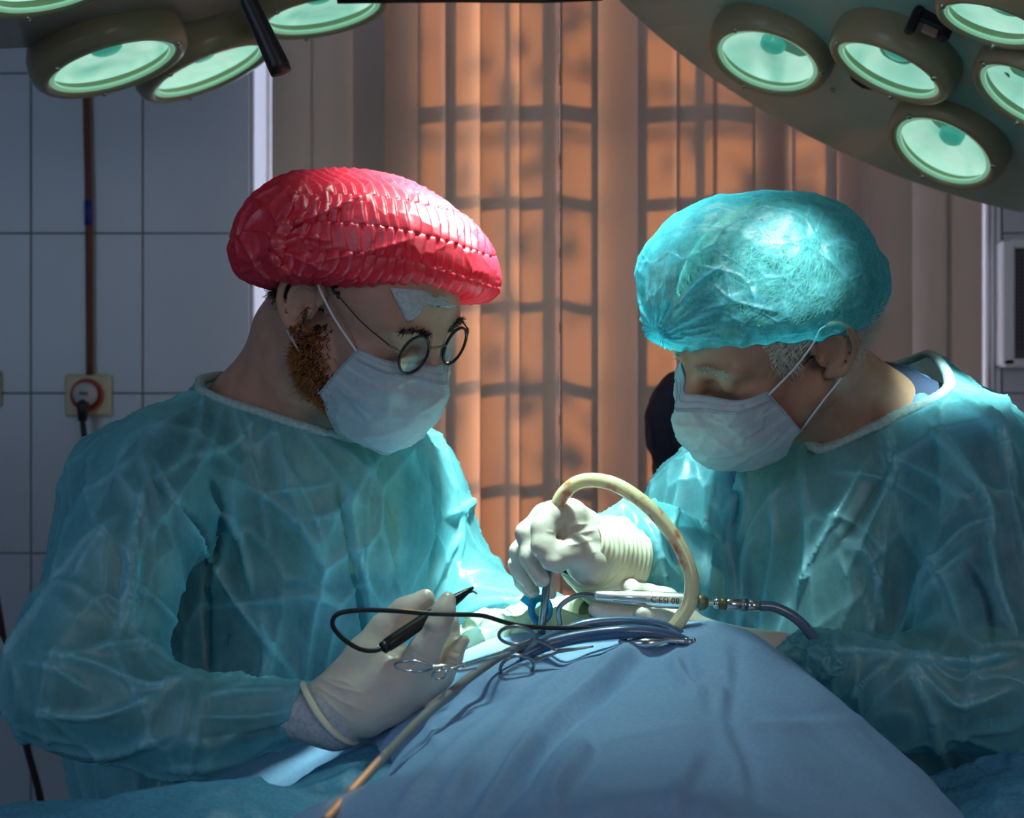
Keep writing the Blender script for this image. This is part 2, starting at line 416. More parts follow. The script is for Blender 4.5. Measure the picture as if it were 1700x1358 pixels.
M['hair_strand_grey'] = mat('white hair strands', (.72, .70, .58), .35)
M['scrub_navy'] = mat('navy scrubs', (.022, .035, .085), .85, bump=(300, .3, .001))
M['scrub_teal'] = mat('dark teal scrubs', (.03, .10, .13), .85, bump=(300, .3, .001))
M['scrub_blue'] = mat('blue scrub collar', (.10, .22, .46), .8, bump=(80, .4, .002))
M['purple'] = mat('dark purple shirt', (.06, .045, .09), .9, bump=(60, .5, .003), var=.3)
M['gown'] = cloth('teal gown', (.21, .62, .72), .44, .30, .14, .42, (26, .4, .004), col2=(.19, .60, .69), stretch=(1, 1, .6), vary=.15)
M['gown_trim'] = cloth('pale gown binding', (.50, .72, .72), 1, .25, .1, .5, (300, .6, .002))
M['red_cap'] = cloth('red cap', (.88, .03, .075), 1, .30, .16, .42, (60, .25, .002), col2=(.74, .018, .05))
M['blue_cap'] = cloth('sheer cyan cap', (.14, .66, .78), .36, .35, .12, .38, (70, .5, .003), col2=(.06, .50, .66), vary=.2)
M['cap_band'] = cloth('cyan cap elastic', (.04, .40, .55), .95, .3, .08, .5, (200, .6, .002))
M['mask'] = cloth('surgical mask', (.66, .76, .80), .96, .30, .10, .45, (30, .25, .003), col2=(.60, .72, .77))
M['mask_in'] = cloth('mask edge', (.60, .68, .78), 1, .3, .1, .5, (200, .3, .001))
M['loop'] = mat('white elastic', (.72, .76, .78), .6)
M['paper'] = cloth('white paper towel', (.75, .82, .82), 1, .3, .05, .6)
M['glove'] = mat('latex glove', (.73, .68, .57), .33, sss=.35, ssc=(.8, .6, .4), bump=(50, .35, .003, 5, (1, 1, 1)), col2=(.66, .57, .48), var_scale=30)
M['glove_cuff'] = mat('yellowish latex cuff', (.82, .78, .58), .35, sss=.3, ssc=(.8, .6, .4))
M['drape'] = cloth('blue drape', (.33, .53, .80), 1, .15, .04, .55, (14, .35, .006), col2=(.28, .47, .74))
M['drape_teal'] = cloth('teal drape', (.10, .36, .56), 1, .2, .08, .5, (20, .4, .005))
M['tube_blue'] = mat('blue grey hose', (.05, .11, .22), .28, coat=.5)
M['tube_grey'] = mat('grey hose', (.22, .22, .22), .65)
M['cyan_plastic'] = mat('cyan plastic', (.01, .42, .78), .25, trans=.35)
M['cream'] = mat('cream plastic', (.55, .52, .33), .45)
M['red'] = mat('red plastic ring', (.42, .05, .04), .45)
M['pale'] = mat('pale grey plug', (.5, .5, .52), .4)
M['brown'] = mat('brown painted pipe', (.16, .05, .022), .6, var=.4, var_scale=8)
M['blue_tape'] = mat('blue tape', (.015, .02, .20), .5)
M['panel_dark'] = mat('dark panel', (.09, .085, .13), .4)
M['lens'] = thin_glass('spectacle lens', (.93, .95, .94))
M['field_cloth'] = cloth('pale field cloth', (.62, .85, .74), 1, .3, .08, .5, (60, .5, .003), col2=(.75, .80, .50))
def slat_material():
    m, nt, out = newmat('blind fabric'); L = nt.links.new
    b, t = bumpnode(nt, 700, .25, .0005)
    d = nd(nt, 'BsdfDiffuse'); d.inputs[0].default_value = (.78, .73, .70, 1); L(b.outputs[0], d.inputs['Normal'])
    tr = nd(nt, 'BsdfTranslucent'); tr.inputs[0].default_value = (.62, .50, .40, 1); L(b.outputs[0], tr.inputs['Normal'])
    mx = nd(nt, 'MixShader'); mx.inputs[0].default_value = .42; L(d.outputs[0], mx.inputs[1]); L(tr.outputs[0], mx.inputs[2])
    L(mx.outputs[0], out.inputs[0]); return m
M['slat'] = slat_material()
def silicone():
    m, nt, out = newmat('yellowed silicone tube'); L = nt.links.new; p = nd(nt, 'BsdfPrincipled')
    tc = nd(nt, 'TexCoord'); t = nd(nt, 'NoiseTexture'); t.inputs['Scale'].default_value = 55; t.inputs['Detail'].default_value = 4; L(tc.outputs['Object'], t.inputs['Vector'])
    r = nd(nt, 'ValToRGB'); e = r.color_ramp.elements; e[0].position = .34; e[0].color = (.72, .25, .10, 1); e[1].position = .46; e[1].color = (.86, .80, .48, 1)
    L(t.outputs[0], r.inputs[0]); L(r.outputs[0], p.inputs['Base Color'])
    p.inputs['Subsurface Weight'].default_value = .7; p.inputs['Subsurface Radius'].default_value = (.8, .7, .4); p.inputs['Subsurface Scale'].default_value = .012
    p.inputs['Roughness'].default_value = .18; p.inputs['Coat Weight'].default_value = .6; L(p.outputs[0], out.inputs[0]); return m
M['silicone'] = silicone()
def reflector():
    """lit reflector bowl: rings of moulded facets glowing from the bulb behind the glass"""
    m, nt, out = newmat('lit reflector'); L = nt.links.new; p = nd(nt, 'BsdfPrincipled')
    tc = nd(nt, 'TexCoord'); t = nd(nt, 'NoiseTexture'); t.inputs['Scale'].default_value = 11; t.inputs['Detail'].default_value = 2; t.inputs['Distortion'].default_value = .8; L(tc.outputs['Object'], t.inputs['Vector'])
    r = nd(nt, 'ValToRGB'); e = r.color_ramp.elements; e[0].position = .3; e[0].color = (.24, .56, .50, 1); e[1].position = .62; e[1].color = (.72, .92, .86, 1)
    L(t.outputs[0], r.inputs[0]); L(r.outputs[0], p.inputs['Base Color']); L(r.outputs[0], p.inputs['Emission Color']); p.inputs['Emission Strength'].default_value = .72
    p.inputs['Roughness'].default_value = .25; L(p.outputs[0], out.inputs[0]); return m
M['reflector'] = reflector()
M['bulb_cap'] = mat('bulb cap', (.02, .20, .18), .3, emit=((.05, .45, .40), .5))
M['lens_rim'] = mat('green glass edge', (.45, .75, .55), .15, emit=((.35, .75, .50), .35))
M['lamp_glass'] = thin_glass('lamp front glass', (.9, 1, .95))

# ------------------------------------------------------------------ room
WY = 3.06
def X(px, d=WY): return (px-850)/F*d
def struct(name, mb, m, smooth=False): o = mb.build(name, m, None, smooth); o['kind'] = 'structure'; return o
wx0, wx1, wz0, wz1 = X(418), X(1628), .82, 2.45
b = MB().box(((wx0-2.4)/2, WY+.10, 1.4), (2.4+wx0, .2, 2.8)); b.box(((wx1+1.9)/2, WY+.10, 1.4), (1.9-wx1, .2, 2.8))
b.box(((wx0+wx1)/2, WY+.10, wz0/2), (wx1-wx0, .2, wz0)); b.box(((wx0+wx1)/2, WY+.10, (wz1+2.8)/2), (wx1-wx0, .2, 2.8-wz1))
wall = struct('wall_back', b, M['grout'])
struct('floor', MB().box((-.25, .7, -.05), (4.5, 5.1, .1)), M['floor'])
struct('ceiling', MB().box((-.25, .7, 2.85), (4.5, 5.1, .1)), M['plaster'])
struct('wall_left', MB().box((-2.45, .7, 1.4), (.1, 5.1, 2.8)), M['plaster'])
struct('wall_right', MB().box((1.95, .7, 1.4), (.1, 5.1, 2.8)), M['plaster'])
struct('wall_front', MB().box((-.25, -1.85, 1.4), (4.5, .1, 2.8)), M['plaster'])
# glazed tiles on the back wall, left of the window and right of it
def wall_z(py): return CZ+(679-py)/F*WY
tw, th = X(238)-X(53), wall_z(388)-wall_z(653)
tile_me = None
def tile(x0, x1, z0, z1):
    global tile_me
    full = abs((x1-x0)-tw) < 1e-4 and abs(z1-z0-th) < 1e-4
    g = .0012
    if full and tile_me:
        o = bpy.data.objects.new('tile', tile_me); sc.collection.objects.link(o)
    else:
        mb = MB().box((0, 0, 0), (x1-x0-2*g, .007, z1-z0-2*g), .0012); me = mk(mb.V, mb.F); me.materials.append(M['tile'])
        o = bpy.data.objects.new('tile', me); sc.collection.objects.link(o)
        if full: tile_me = me
    o.parent = wall
    o.location = Vector(((x0+x1)/2, WY-.0035+random.uniform(-.0003, .0003), (z0+z1)/2))-wall.location
    o.rotation_euler = (random.uniform(-.0015, .0015), 0, random.uniform(-.0015, .0015))
zs_ = [wall_z(388)+th*k for k in range(-5, 4)]
xs_ = [X(53)+tw*k for k in range(-5, 2)]+[wx0-.002]
for i in range(len(xs_)-1):
    for j in range(len(zs_)-1): tile(xs_[i], xs_[i+1], zs_[j], zs_[j+1])
for j in range(len(zs_)-1):
    for k in range(3): tile(X(1662)+tw*k, X(1662)+tw*(k+1), zs_[j], zs_[j+1])
# window: frame, panes, iron grille behind the blinds
wf = MB(); fw = .05; WD = .185
for (x0, x1) in ((wx0, wx0+.012), (wx1-.03, wx1), (X(600), X(612)), (X(1085), X(1098)), (X(1385), X(1400))): wf.box(((x0+x1)/2, WY+WD, (wz0+wz1)/2), (x1-x0, .05, wz1-wz0), .003)
for z in (wz0+.025, wz1-.025): wf.box(((wx0+wx1)/2, WY+WD, z), (wx1-wx0, .05, .05), .003)
win = struct('window_1', wf, M['white_frame'])
struct('trim_5', MB().box((wx0+.002, WY+.08, (wz0+wz1)/2), (.004, .155, wz1-wz0)), M['white_frame'])
struct('trim_6', MB().box((wx1-.002, WY+.08, (wz0+wz1)/2), (.004, .155, wz1-wz0)), M['white_frame'])
for (x0, x1) in ((wx0+.02, X(600)), (X(612), X(1085)), (X(1098), X(1385)), (X(1400), wx1-.03)):
    MB().box(((x0+x1)/2, WY+WD, (wz0+wz1)/2), (x1-x0, .004, wz1-wz0-.1)).build('pane', M['glass'], win, False)
def gz(py): return CZ+(679-py)/F*3.2-.0
for py, r in ((185, .013), (322, .010), (480, .008), (605, .010), (760, .010), (905, .012)):
    x0 = X(700, 3.24); z = gz(py)+.075
    MB().box(((x0+X(1330, 3.24))/2, 3.24, z), (X(1330, 3.24)-x0, .012, r*2), .002).build('grille_bar', M['grille'], win, False)
for px, r in ((765, .010), (850, .004), (912, .011), (1140, .008), (1228, .006)):
    MB().box((X(px, 3.24)+.03, 3.245, 1.63), (r*2, .012, 1.6), .002).build('grille_bar', M['grille'], win, False)
# window sill and side trims
struct('trim_1', MB().box(((wx0+wx1)/2, WY-.03, wz0-.015), (wx1-wx0+.08, .16, .03), .004), M['white_frame'])
for n, (a, c) in enumerate(((1630, 1637), (1639, 1648), (1650, 1660))):
    struct('trim_%d' % (n+2), MB().box(((X(a)+X(c))/2, WY-.008+.003*n, 1.7), (X(c)-X(a), .03-.006*n, 2.2), .003), M['white_frame'])
# unseen slabs added outside to keep the low sun off the end slats
struct('sun_blocker', MB().box((-.22, 4.15, 1.4), (.40, .2, 3.6)).box((1.23, 4.15, 1.4), (.9, .2, 3.6)), M['plaster'])

# vertical blinds
slat_px = [(452, 519, 8), (517, 586, 8), (585, 640, -20), (628, 700, -6), (694, 748, 24), (740, 803, 24), (797, 866, 14), (862, 928, 22), (934, 992, -30), (985, 1062, -14), (1058, 1130, 14), (1122, 1192, 16), (1186, 1252, -26),
           (1248, 1322, 14), (1316, 1388, -10), (1380, 1448, 12), (1444, 1512, -18), (1508, 1575, -18), (1570, 1632, 12)]
rail = MB().box(((wx0+wx1)/2, 2.95, 2.52), (wx1-wx0+.06, .045, .045), .004)
blinds = tag(rail.build('vertical_blind', M['white_frame'], None, False), 'fabric vertical blind glowing orange, hanging across the window between the surgeons', 'blind')
for i, (a, c, yaw) in enumerate(slat_px+[(588, 650, 0), (640, 702, 6), (990, 1060, 4), (1254, 1318, 0), (1390, 1446, 0)]):
    D = 2.93+.012*(i % 2)+(.03 if i >= len(slat_px) else 0); xa, xc = X(a, D), X(c, D); w = xc-xa; ya = math.radians(yaw); mb = []; n = 10
    for k in range(n+1):
        t = k/n-.5; xx = (xa+xc)/2+t*w; yy = D+math.tan(ya)*t*w+(.0075*(1-4*t*t))*(-1 if i % 3 else 1)*.8
        mb.append((xx, yy))
    V = []; Fc = []
    for s_ in (0, .0009):
        for (xx, yy) in mb: V += [(xx, yy+s_, .78), (xx, yy+s_, 2.5)]
    m_ = 2*(n+1)
    for k in range(n):
        Fc += [(2*k, 2*k+2, 2*k+3, 2*k+1), (m_+2*k, m_+2*k+1, m_+2*k+3, m_+2*k+2)]
    Fc += [(0, 1, m_+1, m_), (2*n, m_+2*n, m_+2*n+1, 2*n+1)]
    link('slat', mk(V, Fc), M['slat'], blinds, False)

# unseen branches and leaves added outside to dapple the sun on the blind
tb = MB()
for k in range(1500):
    u = random.random()
    x = random.uniform(.65, 1.9) if u < .62 else random.uniform(-.1, 1.0); z = random.gauss(2.5, .55) if u > .62 else random.uniform(.9, 3.6); y = random.uniform(4.9, 5.6)
    s = random.uniform(.02, .045); R_ = np.array(Matrix.Rotation(random.uniform(0, 6), 3, Vector((random.random(), random.random(), random.random()+.1)).normalized()))
    q = np.array([(-s, 0, 0), (0, s*.5, 0), (s, 0, 0), (0, -s*.5, 0)])@R_.T+(x, y, z); tb.add(q, [(0, 1, 2, 3)])
gobo_tree = MB().tube([(1.25, 5.3, 0), (1.22, 5.3, 1.4), (1.3, 5.35, 2.4), (1.2, 5.3, 3.3)], [.07, .06, .04, .02], 10)
for k in range(14):
    z0 = random.uniform(1.4, 2.9); gobo_tree.tube([(1.25, 5.3, z0), (1.25+random.uniform(-.6, .5), 5.3+random.uniform(-.2, .2), z0+.4), (1.25+random.uniform(-1.3, .6), 5.3, z0+random.uniform(.2, .9))], [.02, .012, .006], 6)
to = tag(gobo_tree.build('gobo_tree', M['brown']), 'unseen leafy branches added outside the window to dapple the sun on the blind', 'gobo_tree')
tag(tb.build('gobo_leaves', mat('leaf', (.05, .09, .02), .6), to, False), kind='stuff')
struct('ground', MB().box((0, 12, -.1), (30, 17.5, .2)), mat('asphalt', (.12, .12, .13), .9))

# ------------------------------------------------------------------ wall fittings
def wallp(px, py, d=WY-.008): return P(px, py, d)
pd = WY-.02
pp = [P(143, -320, pd), P(143, 100, pd), P(144, 200, pd), P(147, 330, pd), P(148, 480, pd), P(149, 622, pd)]
pipe = tag(MB().tube(spline(pp, 30), .0068, 12).build('pipe', M['brown']), 'thin brown painted pipe running down the tiled wall to the socket', 'pipe')
link('tape_band', mk(*(lambda b: (b.V, b.F))(MB().tube([P(146.5, 333, pd), P(147.3, 374, pd)], .0078, 12))), M['blue_tape'], pipe)['label'] = 'blue tape wound round the pipe'
def socket(px, py, label, plug=True):
    c = wallp(px, py); s = 76/F*WY
    o = tag(MB().box(c+[0, -.006, 0], (s, .013, s*.92), .004).build('wall_socket', M['cream'], None, False), label, 'socket')
    MB().lathe([(0, 0), (.0295, 0), (.031, .003), (.031, .006), (.027, .009), (.0255, .009), (.025, .004), (0, .004)], c+[0, -.011, 0], (0, -1, 0)).build('socket_ring', M['red'], o)
    return o, c
so, c = socket(148, 656, 'cream wall socket with a red ring and a plug in it, below the brown pipe')
pl = MB().lathe([(0, 0), (.021, 0), (.0225, .006), (.021, .024), (.015, .032), (0, .033)], c+[0, -.014, .002], (0, -1, 0))
plug = tag(pl.build('plug', M['pale']), 'round pale plug with black boot in the red-ringed socket', 'plug')
MB().box(c+[.002, -.048, .003], (.017, .002, .006), .0008).build('plug_mark', M['panel_dark'], plug, False)
MB().tube([c+[.001, -.034, -.006], c+[-.001, -.040, -.020], c+[-.002, -.040, -.048]], [.010, .012, .0085], 12).build('plug_boot', M['black'], plug)
MB().tube(spline([c+[-.002, -.040, -.046], c+[.001, -.038, -.075], c+[.006, -.035, -.11], c+[-.02, -.03, -.25], c+[-.06, -.03, -.45], c+[-.04, -.05, -.64]], 30), .0055, 10).build('power_cord', M['black'], plug)
# cut-off fittings at the left edge
o = tag(MB().box(wallp(-38, 645)+[0, -.006, 0], (.092, .013, .07), .004).build('wall_socket', M['cream'], None, False), 'second cream wall socket, cut off by the left edge of the picture', 'socket')
MB().lathe([(0, 0), (.03, 0), (.031, .006), (.027, .009), (.025, .004), (0, .004)], wallp(-38, 645)+[0, -.011, 0], (0, -1, 0)).build('socket_ring', M['red'], o)
cb = MB().tube(spline(Pts([(-30, 900, 2.7), (-8, 985, 2.7), (2, 1040, 2.7), (18, 1130, 2.7), (45, 1240, 2.7), (70, 1345, 2.7), (80, 1500, 2.7), (60, 1900, 2.75)]), 50), .0062, 10)
tag(cb.build('cable', M['black']), 'black cable hanging down behind the gown at the lower left edge', 'cable')
o = tag(MB().tube(spline([P(-10, 1040, 2.72), P(-4, 1070, 2.70), P(2, 1110, 2.70), P(-6, 1145, 2.72)], 12), [.004]+[.014]*10+[.006], 14).build('cable_clip', M['pale']), 'pale cable holder at the left edge beside the black cable', 'cable holder')
# dark panel in a white frame right of the blinds
pc = P(1735, 505, WY-.03); pw, ph = .18, .232
fr = MB().box(P(1668, 505, WY-.03), (.026, .05, ph), .004).box(pc+[.02, 0, ph/2-.006], (pw, .05, .016), .003).box(P(1700, 603, WY-.03), (.09, .05, .016), .003)
fr.box(pc+[.1, 0, 0], (.026, .05, ph), .004)
fo = tag(fr.build('wall_panel', M['white_frame'], None, False), 'white framed dark panel on the wall at the right edge of the picture', 'panel')
MB().box(pc+[.005, .012, .0], (.15, .02, ph-.02), .002).build('panel_face', M['panel_dark'], fo, False)
mk_ = MB()
for r in range(24):
    z = pc[2]+.09-r*.0075
    for q in range(5):
        mk_.box((P(1682, 500, WY-.03)[0]+.006+q*.010, pc[1]-.0005, z), (.006 if (r*q) % 3 else .004, .002, .0028))
tag(mk_.build('row_marks', mat('mark', (.03, .03, .05), .6), fo, False), kind='stuff')

# ------------------------------------------------------------------ surgical lamps
def lamp_head(parent, c, n, R_, ringmat, glassR=None):
    n = np.array(n, float); n /= np.linalg.norm(n); g = glassR or R_*.80
    h = MB().lathe([(R_*.95, -.036), (R_*1.0, -.022), (R_*1.01, -.002), (R_*.98, .010), (R_*.92, .017), (g+.004, .018), (g+.001, .014), (g, .006), (g*.98, -.02), (R_*.9, -.04)], c, n, 56).build('lamp_head', ringmat, parent)
    MB().lathe([(g*.99, -.001), (g*.85, -.010), (g*.6, -.018), (g*.3, -.022), (0.0, -.023)], c, n, 56).build('reflector', M['reflector'], h)
    MB().lathe([(g*.26, -.022), (g*.25, -.012), (g*.18, -.008), (0, -.007)], c, n, 32).build('bulb_cap', M['bulb_cap'], h)
    MB().lathe([(g*1.005, .013), (g*.93, .0135), (g*.925, .008), (g*1.0, .007)], c, n, 56).build('glass_edge', M['lens_rim'], h)
    MB().lathe([(0, .0085), (g*.93, .0085), (g*.93, .0105), (0, .0105)], c, n, 48).build('front_glass', M['lamp_glass'], h)
    u = np.cross(n, [0, 0, 1.0]); u /= np.linalg.norm(u); w = np.cross(n, u)
    for k in range(3):
        a = .5+2.094*k; q = c+n*.017+(R_*.885)*(math.cos(a)*u+math.sin(a)*w)
        MB().lathe([(.0042, -.002), (.0042, .002), (.003, .0035), (0, .004)], q, n, 10).build('screw', M['screw'], h)
    return h
def dish(name, C_, n, R_, thick, m, label):
    n = np.array(n, float); n /= np.linalg.norm(n)
    prof = [(0, 0), (R_*.6, .0), (R_*.97, .0), (R_, -.008), (R_*1.0, -.02), (R_*.93, -.06), (R_*.6, -thick), (0, -thick)]
    o = tag(MB().lathe(prof, C_, n, 96).build(name, m), label, 'lamp')
    return o, n
def onplane(px, py, C_, n):
    ray = np.array([(px-850)/F, 1, (679-py)/F]); o = np.array([0, 0, CZ]); t = ((C_-o)@n)/(ray@n); return o+t*ray
def tilted(px, py, ratio, tilt, side):
    """normal of a disc that shows at (px, py) as an ellipse of this axis ratio and tilt (degrees, clockwise)"""
    ray = np.array([(px-850)/F, 1, (679-py)/F]); ray /= np.linalg.norm(ray); t = math.radians(tilt)
    m_ = np.array([-math.sin(t), 0, -math.cos(t)]); m_ -= ray*(m_@ray); m_ /= np.linalg.norm(m_)
    return -ratio*ray+math.sqrt(1-ratio**2)*m_
# right lamp
CR = P(1512, -14, 2.05); n = tilted(1409, 150, .42, 27, 0)
lr, n = dish('surgical_lamp', CR, n, 750*2.05/F, .10, M['lamp_body'], 'grey-green surgical lamp dish with glowing lights at the upper right')
for (px, py, ra, ti, apx) in ((1289, 68, .54, 19, 84), (1493, 80, .36, 27, 89), (1582, 218, .55, 30, 82), (1664, -3, .36, 20, 80), (1722, 122, .45, 34, 82), (1400, -160, .4, 25, 84), (1640, -150, .4, 25, 84)):
    c = onplane(px, py, CR, n); hn = tilted(px, py, ra, ti, 0); R_ = apx/.76*.95*c[1]/F; lamp_head(lr, c+n*.022, hn, R_, M['lamp_ring'])
def vent(px, py, parent, C_, n, r, black=True):
    c = onplane(px, py, C_, n)
    v = MB().lathe([(r, 0), (r, .002), (r*.9, .0035), (r*.86, .0015), (0, .0015)], c, n, 40).build('vent', M['black'], parent)
    u = np.cross(n, [0, 0, 1.0]); u /= np.linalg.norm(u); w = np.cross(n, u); g = MB()
    for k in range(-4, 5):
        hw = math.sqrt(max(0, 1-(k/5)**2))*r*.82; g.tube([c+n*.003+u*(k*r/5)-w*hw, c+n*.003+u*(k*r/5)+w*hw], .0009, 6)
    g.build('vent_grille', M['black_metal'] if black else M['lamp_bezel'], v)
vent(1436, 132, lr, CR, n, .023); vent(1654, 122, lr, CR, n, .022, False)
for (px, py) in ((1624, 59), (1382, 148), (1500, 175)):
    MB().lathe([(.004, 0), (.004, .003), (0, .005)], onplane(px, py, CR, n), n, 10).build('screw', M['screw'], lr)
c = onplane(1550, 26, CR, n)
R3 = np.array(Matrix.Rotation(math.radians(24), 3, 'Y'))
MB().box(c+n*.012+np.array([-.020, 0, .004]), (.012, .02, .036), .003, R3).box(c+n*.012+np.array([.022, 0, -.006]), (.014, .02, .034), .003, R3).box(c+n*.006, (.05, .012, .016), .003, R3).build('clip', M['black'], lr, False)
MB().box(c+n*.016+np.array([.002, 0, -.006]), (.022, .006, .012), .002, R3).build('clip_pad', M['lamp_bezel'], lr, False)
MB().tube([CR-n*.09, CR-n*.20, CR-n*.2+np.array([.1, .1, .3]), np.array([CR[0]+.1, CR[1]+.2, 2.8])], .03, 16).build('lamp_arm', M['lamp_body'], lr)
# left lamp
CL = P(330, -105, 1.98); n2 = tilted(330, 20, .24, -17, 0)
ll, n2 = dish('surgical_lamp', CL, n2, 560*1.98/F, .09, M['lamp_body2'], 'taupe surgical lamp with dark handle at the upper left')
for (px, py, ra, ti, apx) in ((172, 62, .33, -19, 101), (333, 74, .27, -24, 93), (522, -22, .3, -12, 92), (60, -70, .3, -15, 90)):
    c = onplane(px, py, CL, n2); hn = tilted(px, py, ra, ti, 0); R_ = apx/.76*c[1]/F; lamp_head(ll, c+n2*.03, hn, R_, M['lamp_ring'])
vent(474, 24, ll, CL, n2, .024, False)
hd = MB().tube([P(400, -40, 1.72), P(414, 5, 1.72), P(440, 60, 1.72), P(462, 108, 1.72), P(467, 121, 1.72)], [.009, .0095, .0105, .0118, .0112], 24)
MB.build(hd, 'lamp_handle', M['black'], ll)
MB().tube([P(400, -40, 1.72), P(370, -90, 1.82), CL+n2*.01], .014, 12).build('handle_bracket', M['black_metal'], ll)
MB().tube([CL-n2*.08, CL-n2*.2, np.array([CL[0]-.1, CL[1]+.2, 2.8])], .03, 16).build('lamp_arm', M['lamp_body2'], ll)
MB().tube([P(560, -4, 2.2), P(640, -5, 2.2), P(760, -6, 2.2), P(900, -5, 2.2), P(1000, -9, 2.2)], .0085, 12).build('arm_rail', M['black_metal'], ll)

# ------------------------------------------------------------------ people
class Head:
    """head frame: x towards the person's right, y forward, z up, origin between the ear canals"""
    def __init__(s, yaw, pitch, roll, sc_, px, py, d=1.75):
        s.R = np.array(Matrix.Rotation(yaw, 3, 'Z') @ Matrix.Rotation(pitch, 3, 'X') @ Matrix.Rotation(roll, 3, 'Y')); s.s = sc_; s.o = P(px, py, d)
    def __call__(s, p): return np.array(p, float)*s.s@s.R.T+s.o
    def inv(s, W): return (W-s.o)@s.R/s.s
HA = Head(-2.0795, -.6041, .2044, 1.0043, 597.987, 502.697)
HB = Head(1.8209, -.5826, -.5234, 1.0151, 1285.99, 548.13)

def head_field(f, H, near):
    """near: +1 when the ear towards the camera is the person's right one"""
    R_, s = H.R, H.s
    def el(c, r, k=.02, op='u', Rl=None): f.el(H(c), np.array(r)*s, R_ if Rl is None else R_@Rl, k, op)
    def rc(a, b, r1, r2, k=.02, op='u'): f.rc(H(a), H(b), r1*s, r2*s, k, op)
    el((0, -.006, .045), (.074, .097, .083)); el((0, .046, .042), (.062, .052, .058), .03)
    el((0, .050, -.030), (.054, .048, .072), .03); el((0, -.045, .01), (.062, .055, .07), .03)
    for x in (-1, 1):
        rc((x*.056, .005, -.048), (x*.020, .080, -.090), .021, .017, .03)
        el((x*.041, .062, -.018), (.022, .020, .019), .02)
        rc((x*.010, .094, .026), (x*.048, .078, .030), .011, .011, .014)
        el((x*.032, .1, .006), (.018, .016, .013), .012, 's')
        el((x*.031, .0815, .007), (.0155, .0135, .0125), .004)
        rc((x*.018, .094, .016), (x*.044, .085, .015), .0040, .0035, .005)         # upper lid fold
        rc((x*.018, .0925, -.006), (x*.043, .083, -.005), .0035, .0035, .006)      # lower lid
    rc((0, .080, -.092), (0, .074, -.094), .022, .018, .02)
    rc((0, .096, .020), (0, .120, -.020), .0085, .0115, .014)
    for x in (-1, 1): el((x*.012, .108, -.023), (.008, .011, .008), .008)
    el((0, .098, -.052), (.026, .012, .012), .012)
    for x in (-1, 1):
        t = .40; Rl = np.array(Matrix.Rotation(x*t, 3, 'Z'))
        def e(y, z, o=0.0): return (x*(.0770+(-y)*math.tan(t)*.9+o), y-.004, z+.004)
        el(e(-.010, .001, -.003), (.0035, .019, .029), .006, 'u', Rl)
        el(e(-.012, -.002, .007), (.006, .011, .014), .004, 's', Rl)
        el(e(-.012, .020, .007), (.004, .010, .006), .003, 's', Rl)
        H_ = [(.009, .008), (.008, .022), (-.002, .032), (-.016, .033), (-.027, .023), (-.031, .008), (-.029, -.008), (-.021, -.022), (-.010, -.032)]
        Hs = spline(H_, 22)
        for i in range(len(Hs)-1): rc(e(*Hs[i], .0035), e(*Hs[i+1], .0035), .0040, .0040, .0015)
        rc(e(-.012, -.028, .001), e(-.002, -.030, -.002), .0065, .0060, .004)
        A_ = spline([(-.004, .020), (-.014, .019), (-.021, .010), (-.021, -.004), (-.016, -.016), (-.008, -.020)], 14)
        for i in range(len(A_)-1): rc(e(*A_[i], .002), e(*A_[i+1], .002), .0028, .0028, .002)
        rc(e(.004, -.004, .003), e(.003, -.012, .002), .0042, .0035, .003)

def cut_mesh(me, keep, planes=None):
    """drop the vertices where keep is False"""
    import bmesh
    bm = bmesh.new(); bm.from_mesh(me); bm.verts.ensure_lookup_table()
    bmesh.ops.delete(bm, geom=[v for v, k in zip(bm.verts, keep) if not k], context='VERTS'); bm.to_mesh(me); bm.free(); return me
def rim_loops(me):
    cnt = {}
    for p in me.polygons:
        for k in p.edge_keys: cnt[k] = cnt.get(k, 0)+1
    adj = {}
    for (a, b_), c_ in cnt.items():
        if c_ == 1: adj.setdefault(a, []).append(b_); adj.setdefault(b_, []).append(a)
    loops = []; seen = set()
    for s in adj:
        if s in seen: continue
        L = [s]; seen.add(s); cur = s
        while True:
            nx_ = [q for q in adj[cur] if q not in seen]
            if not nx_: break
            cur = nx_[0]; seen.add(cur); L.append(cur)
        loops.append(L)
    return sorted(loops, key=len)[::-1]
def loopsmooth(p, it):
    for _ in range(it): p = .5*p+.25*(np.roll(p, 1, 0)+np.roll(p, -1, 0))
    return p
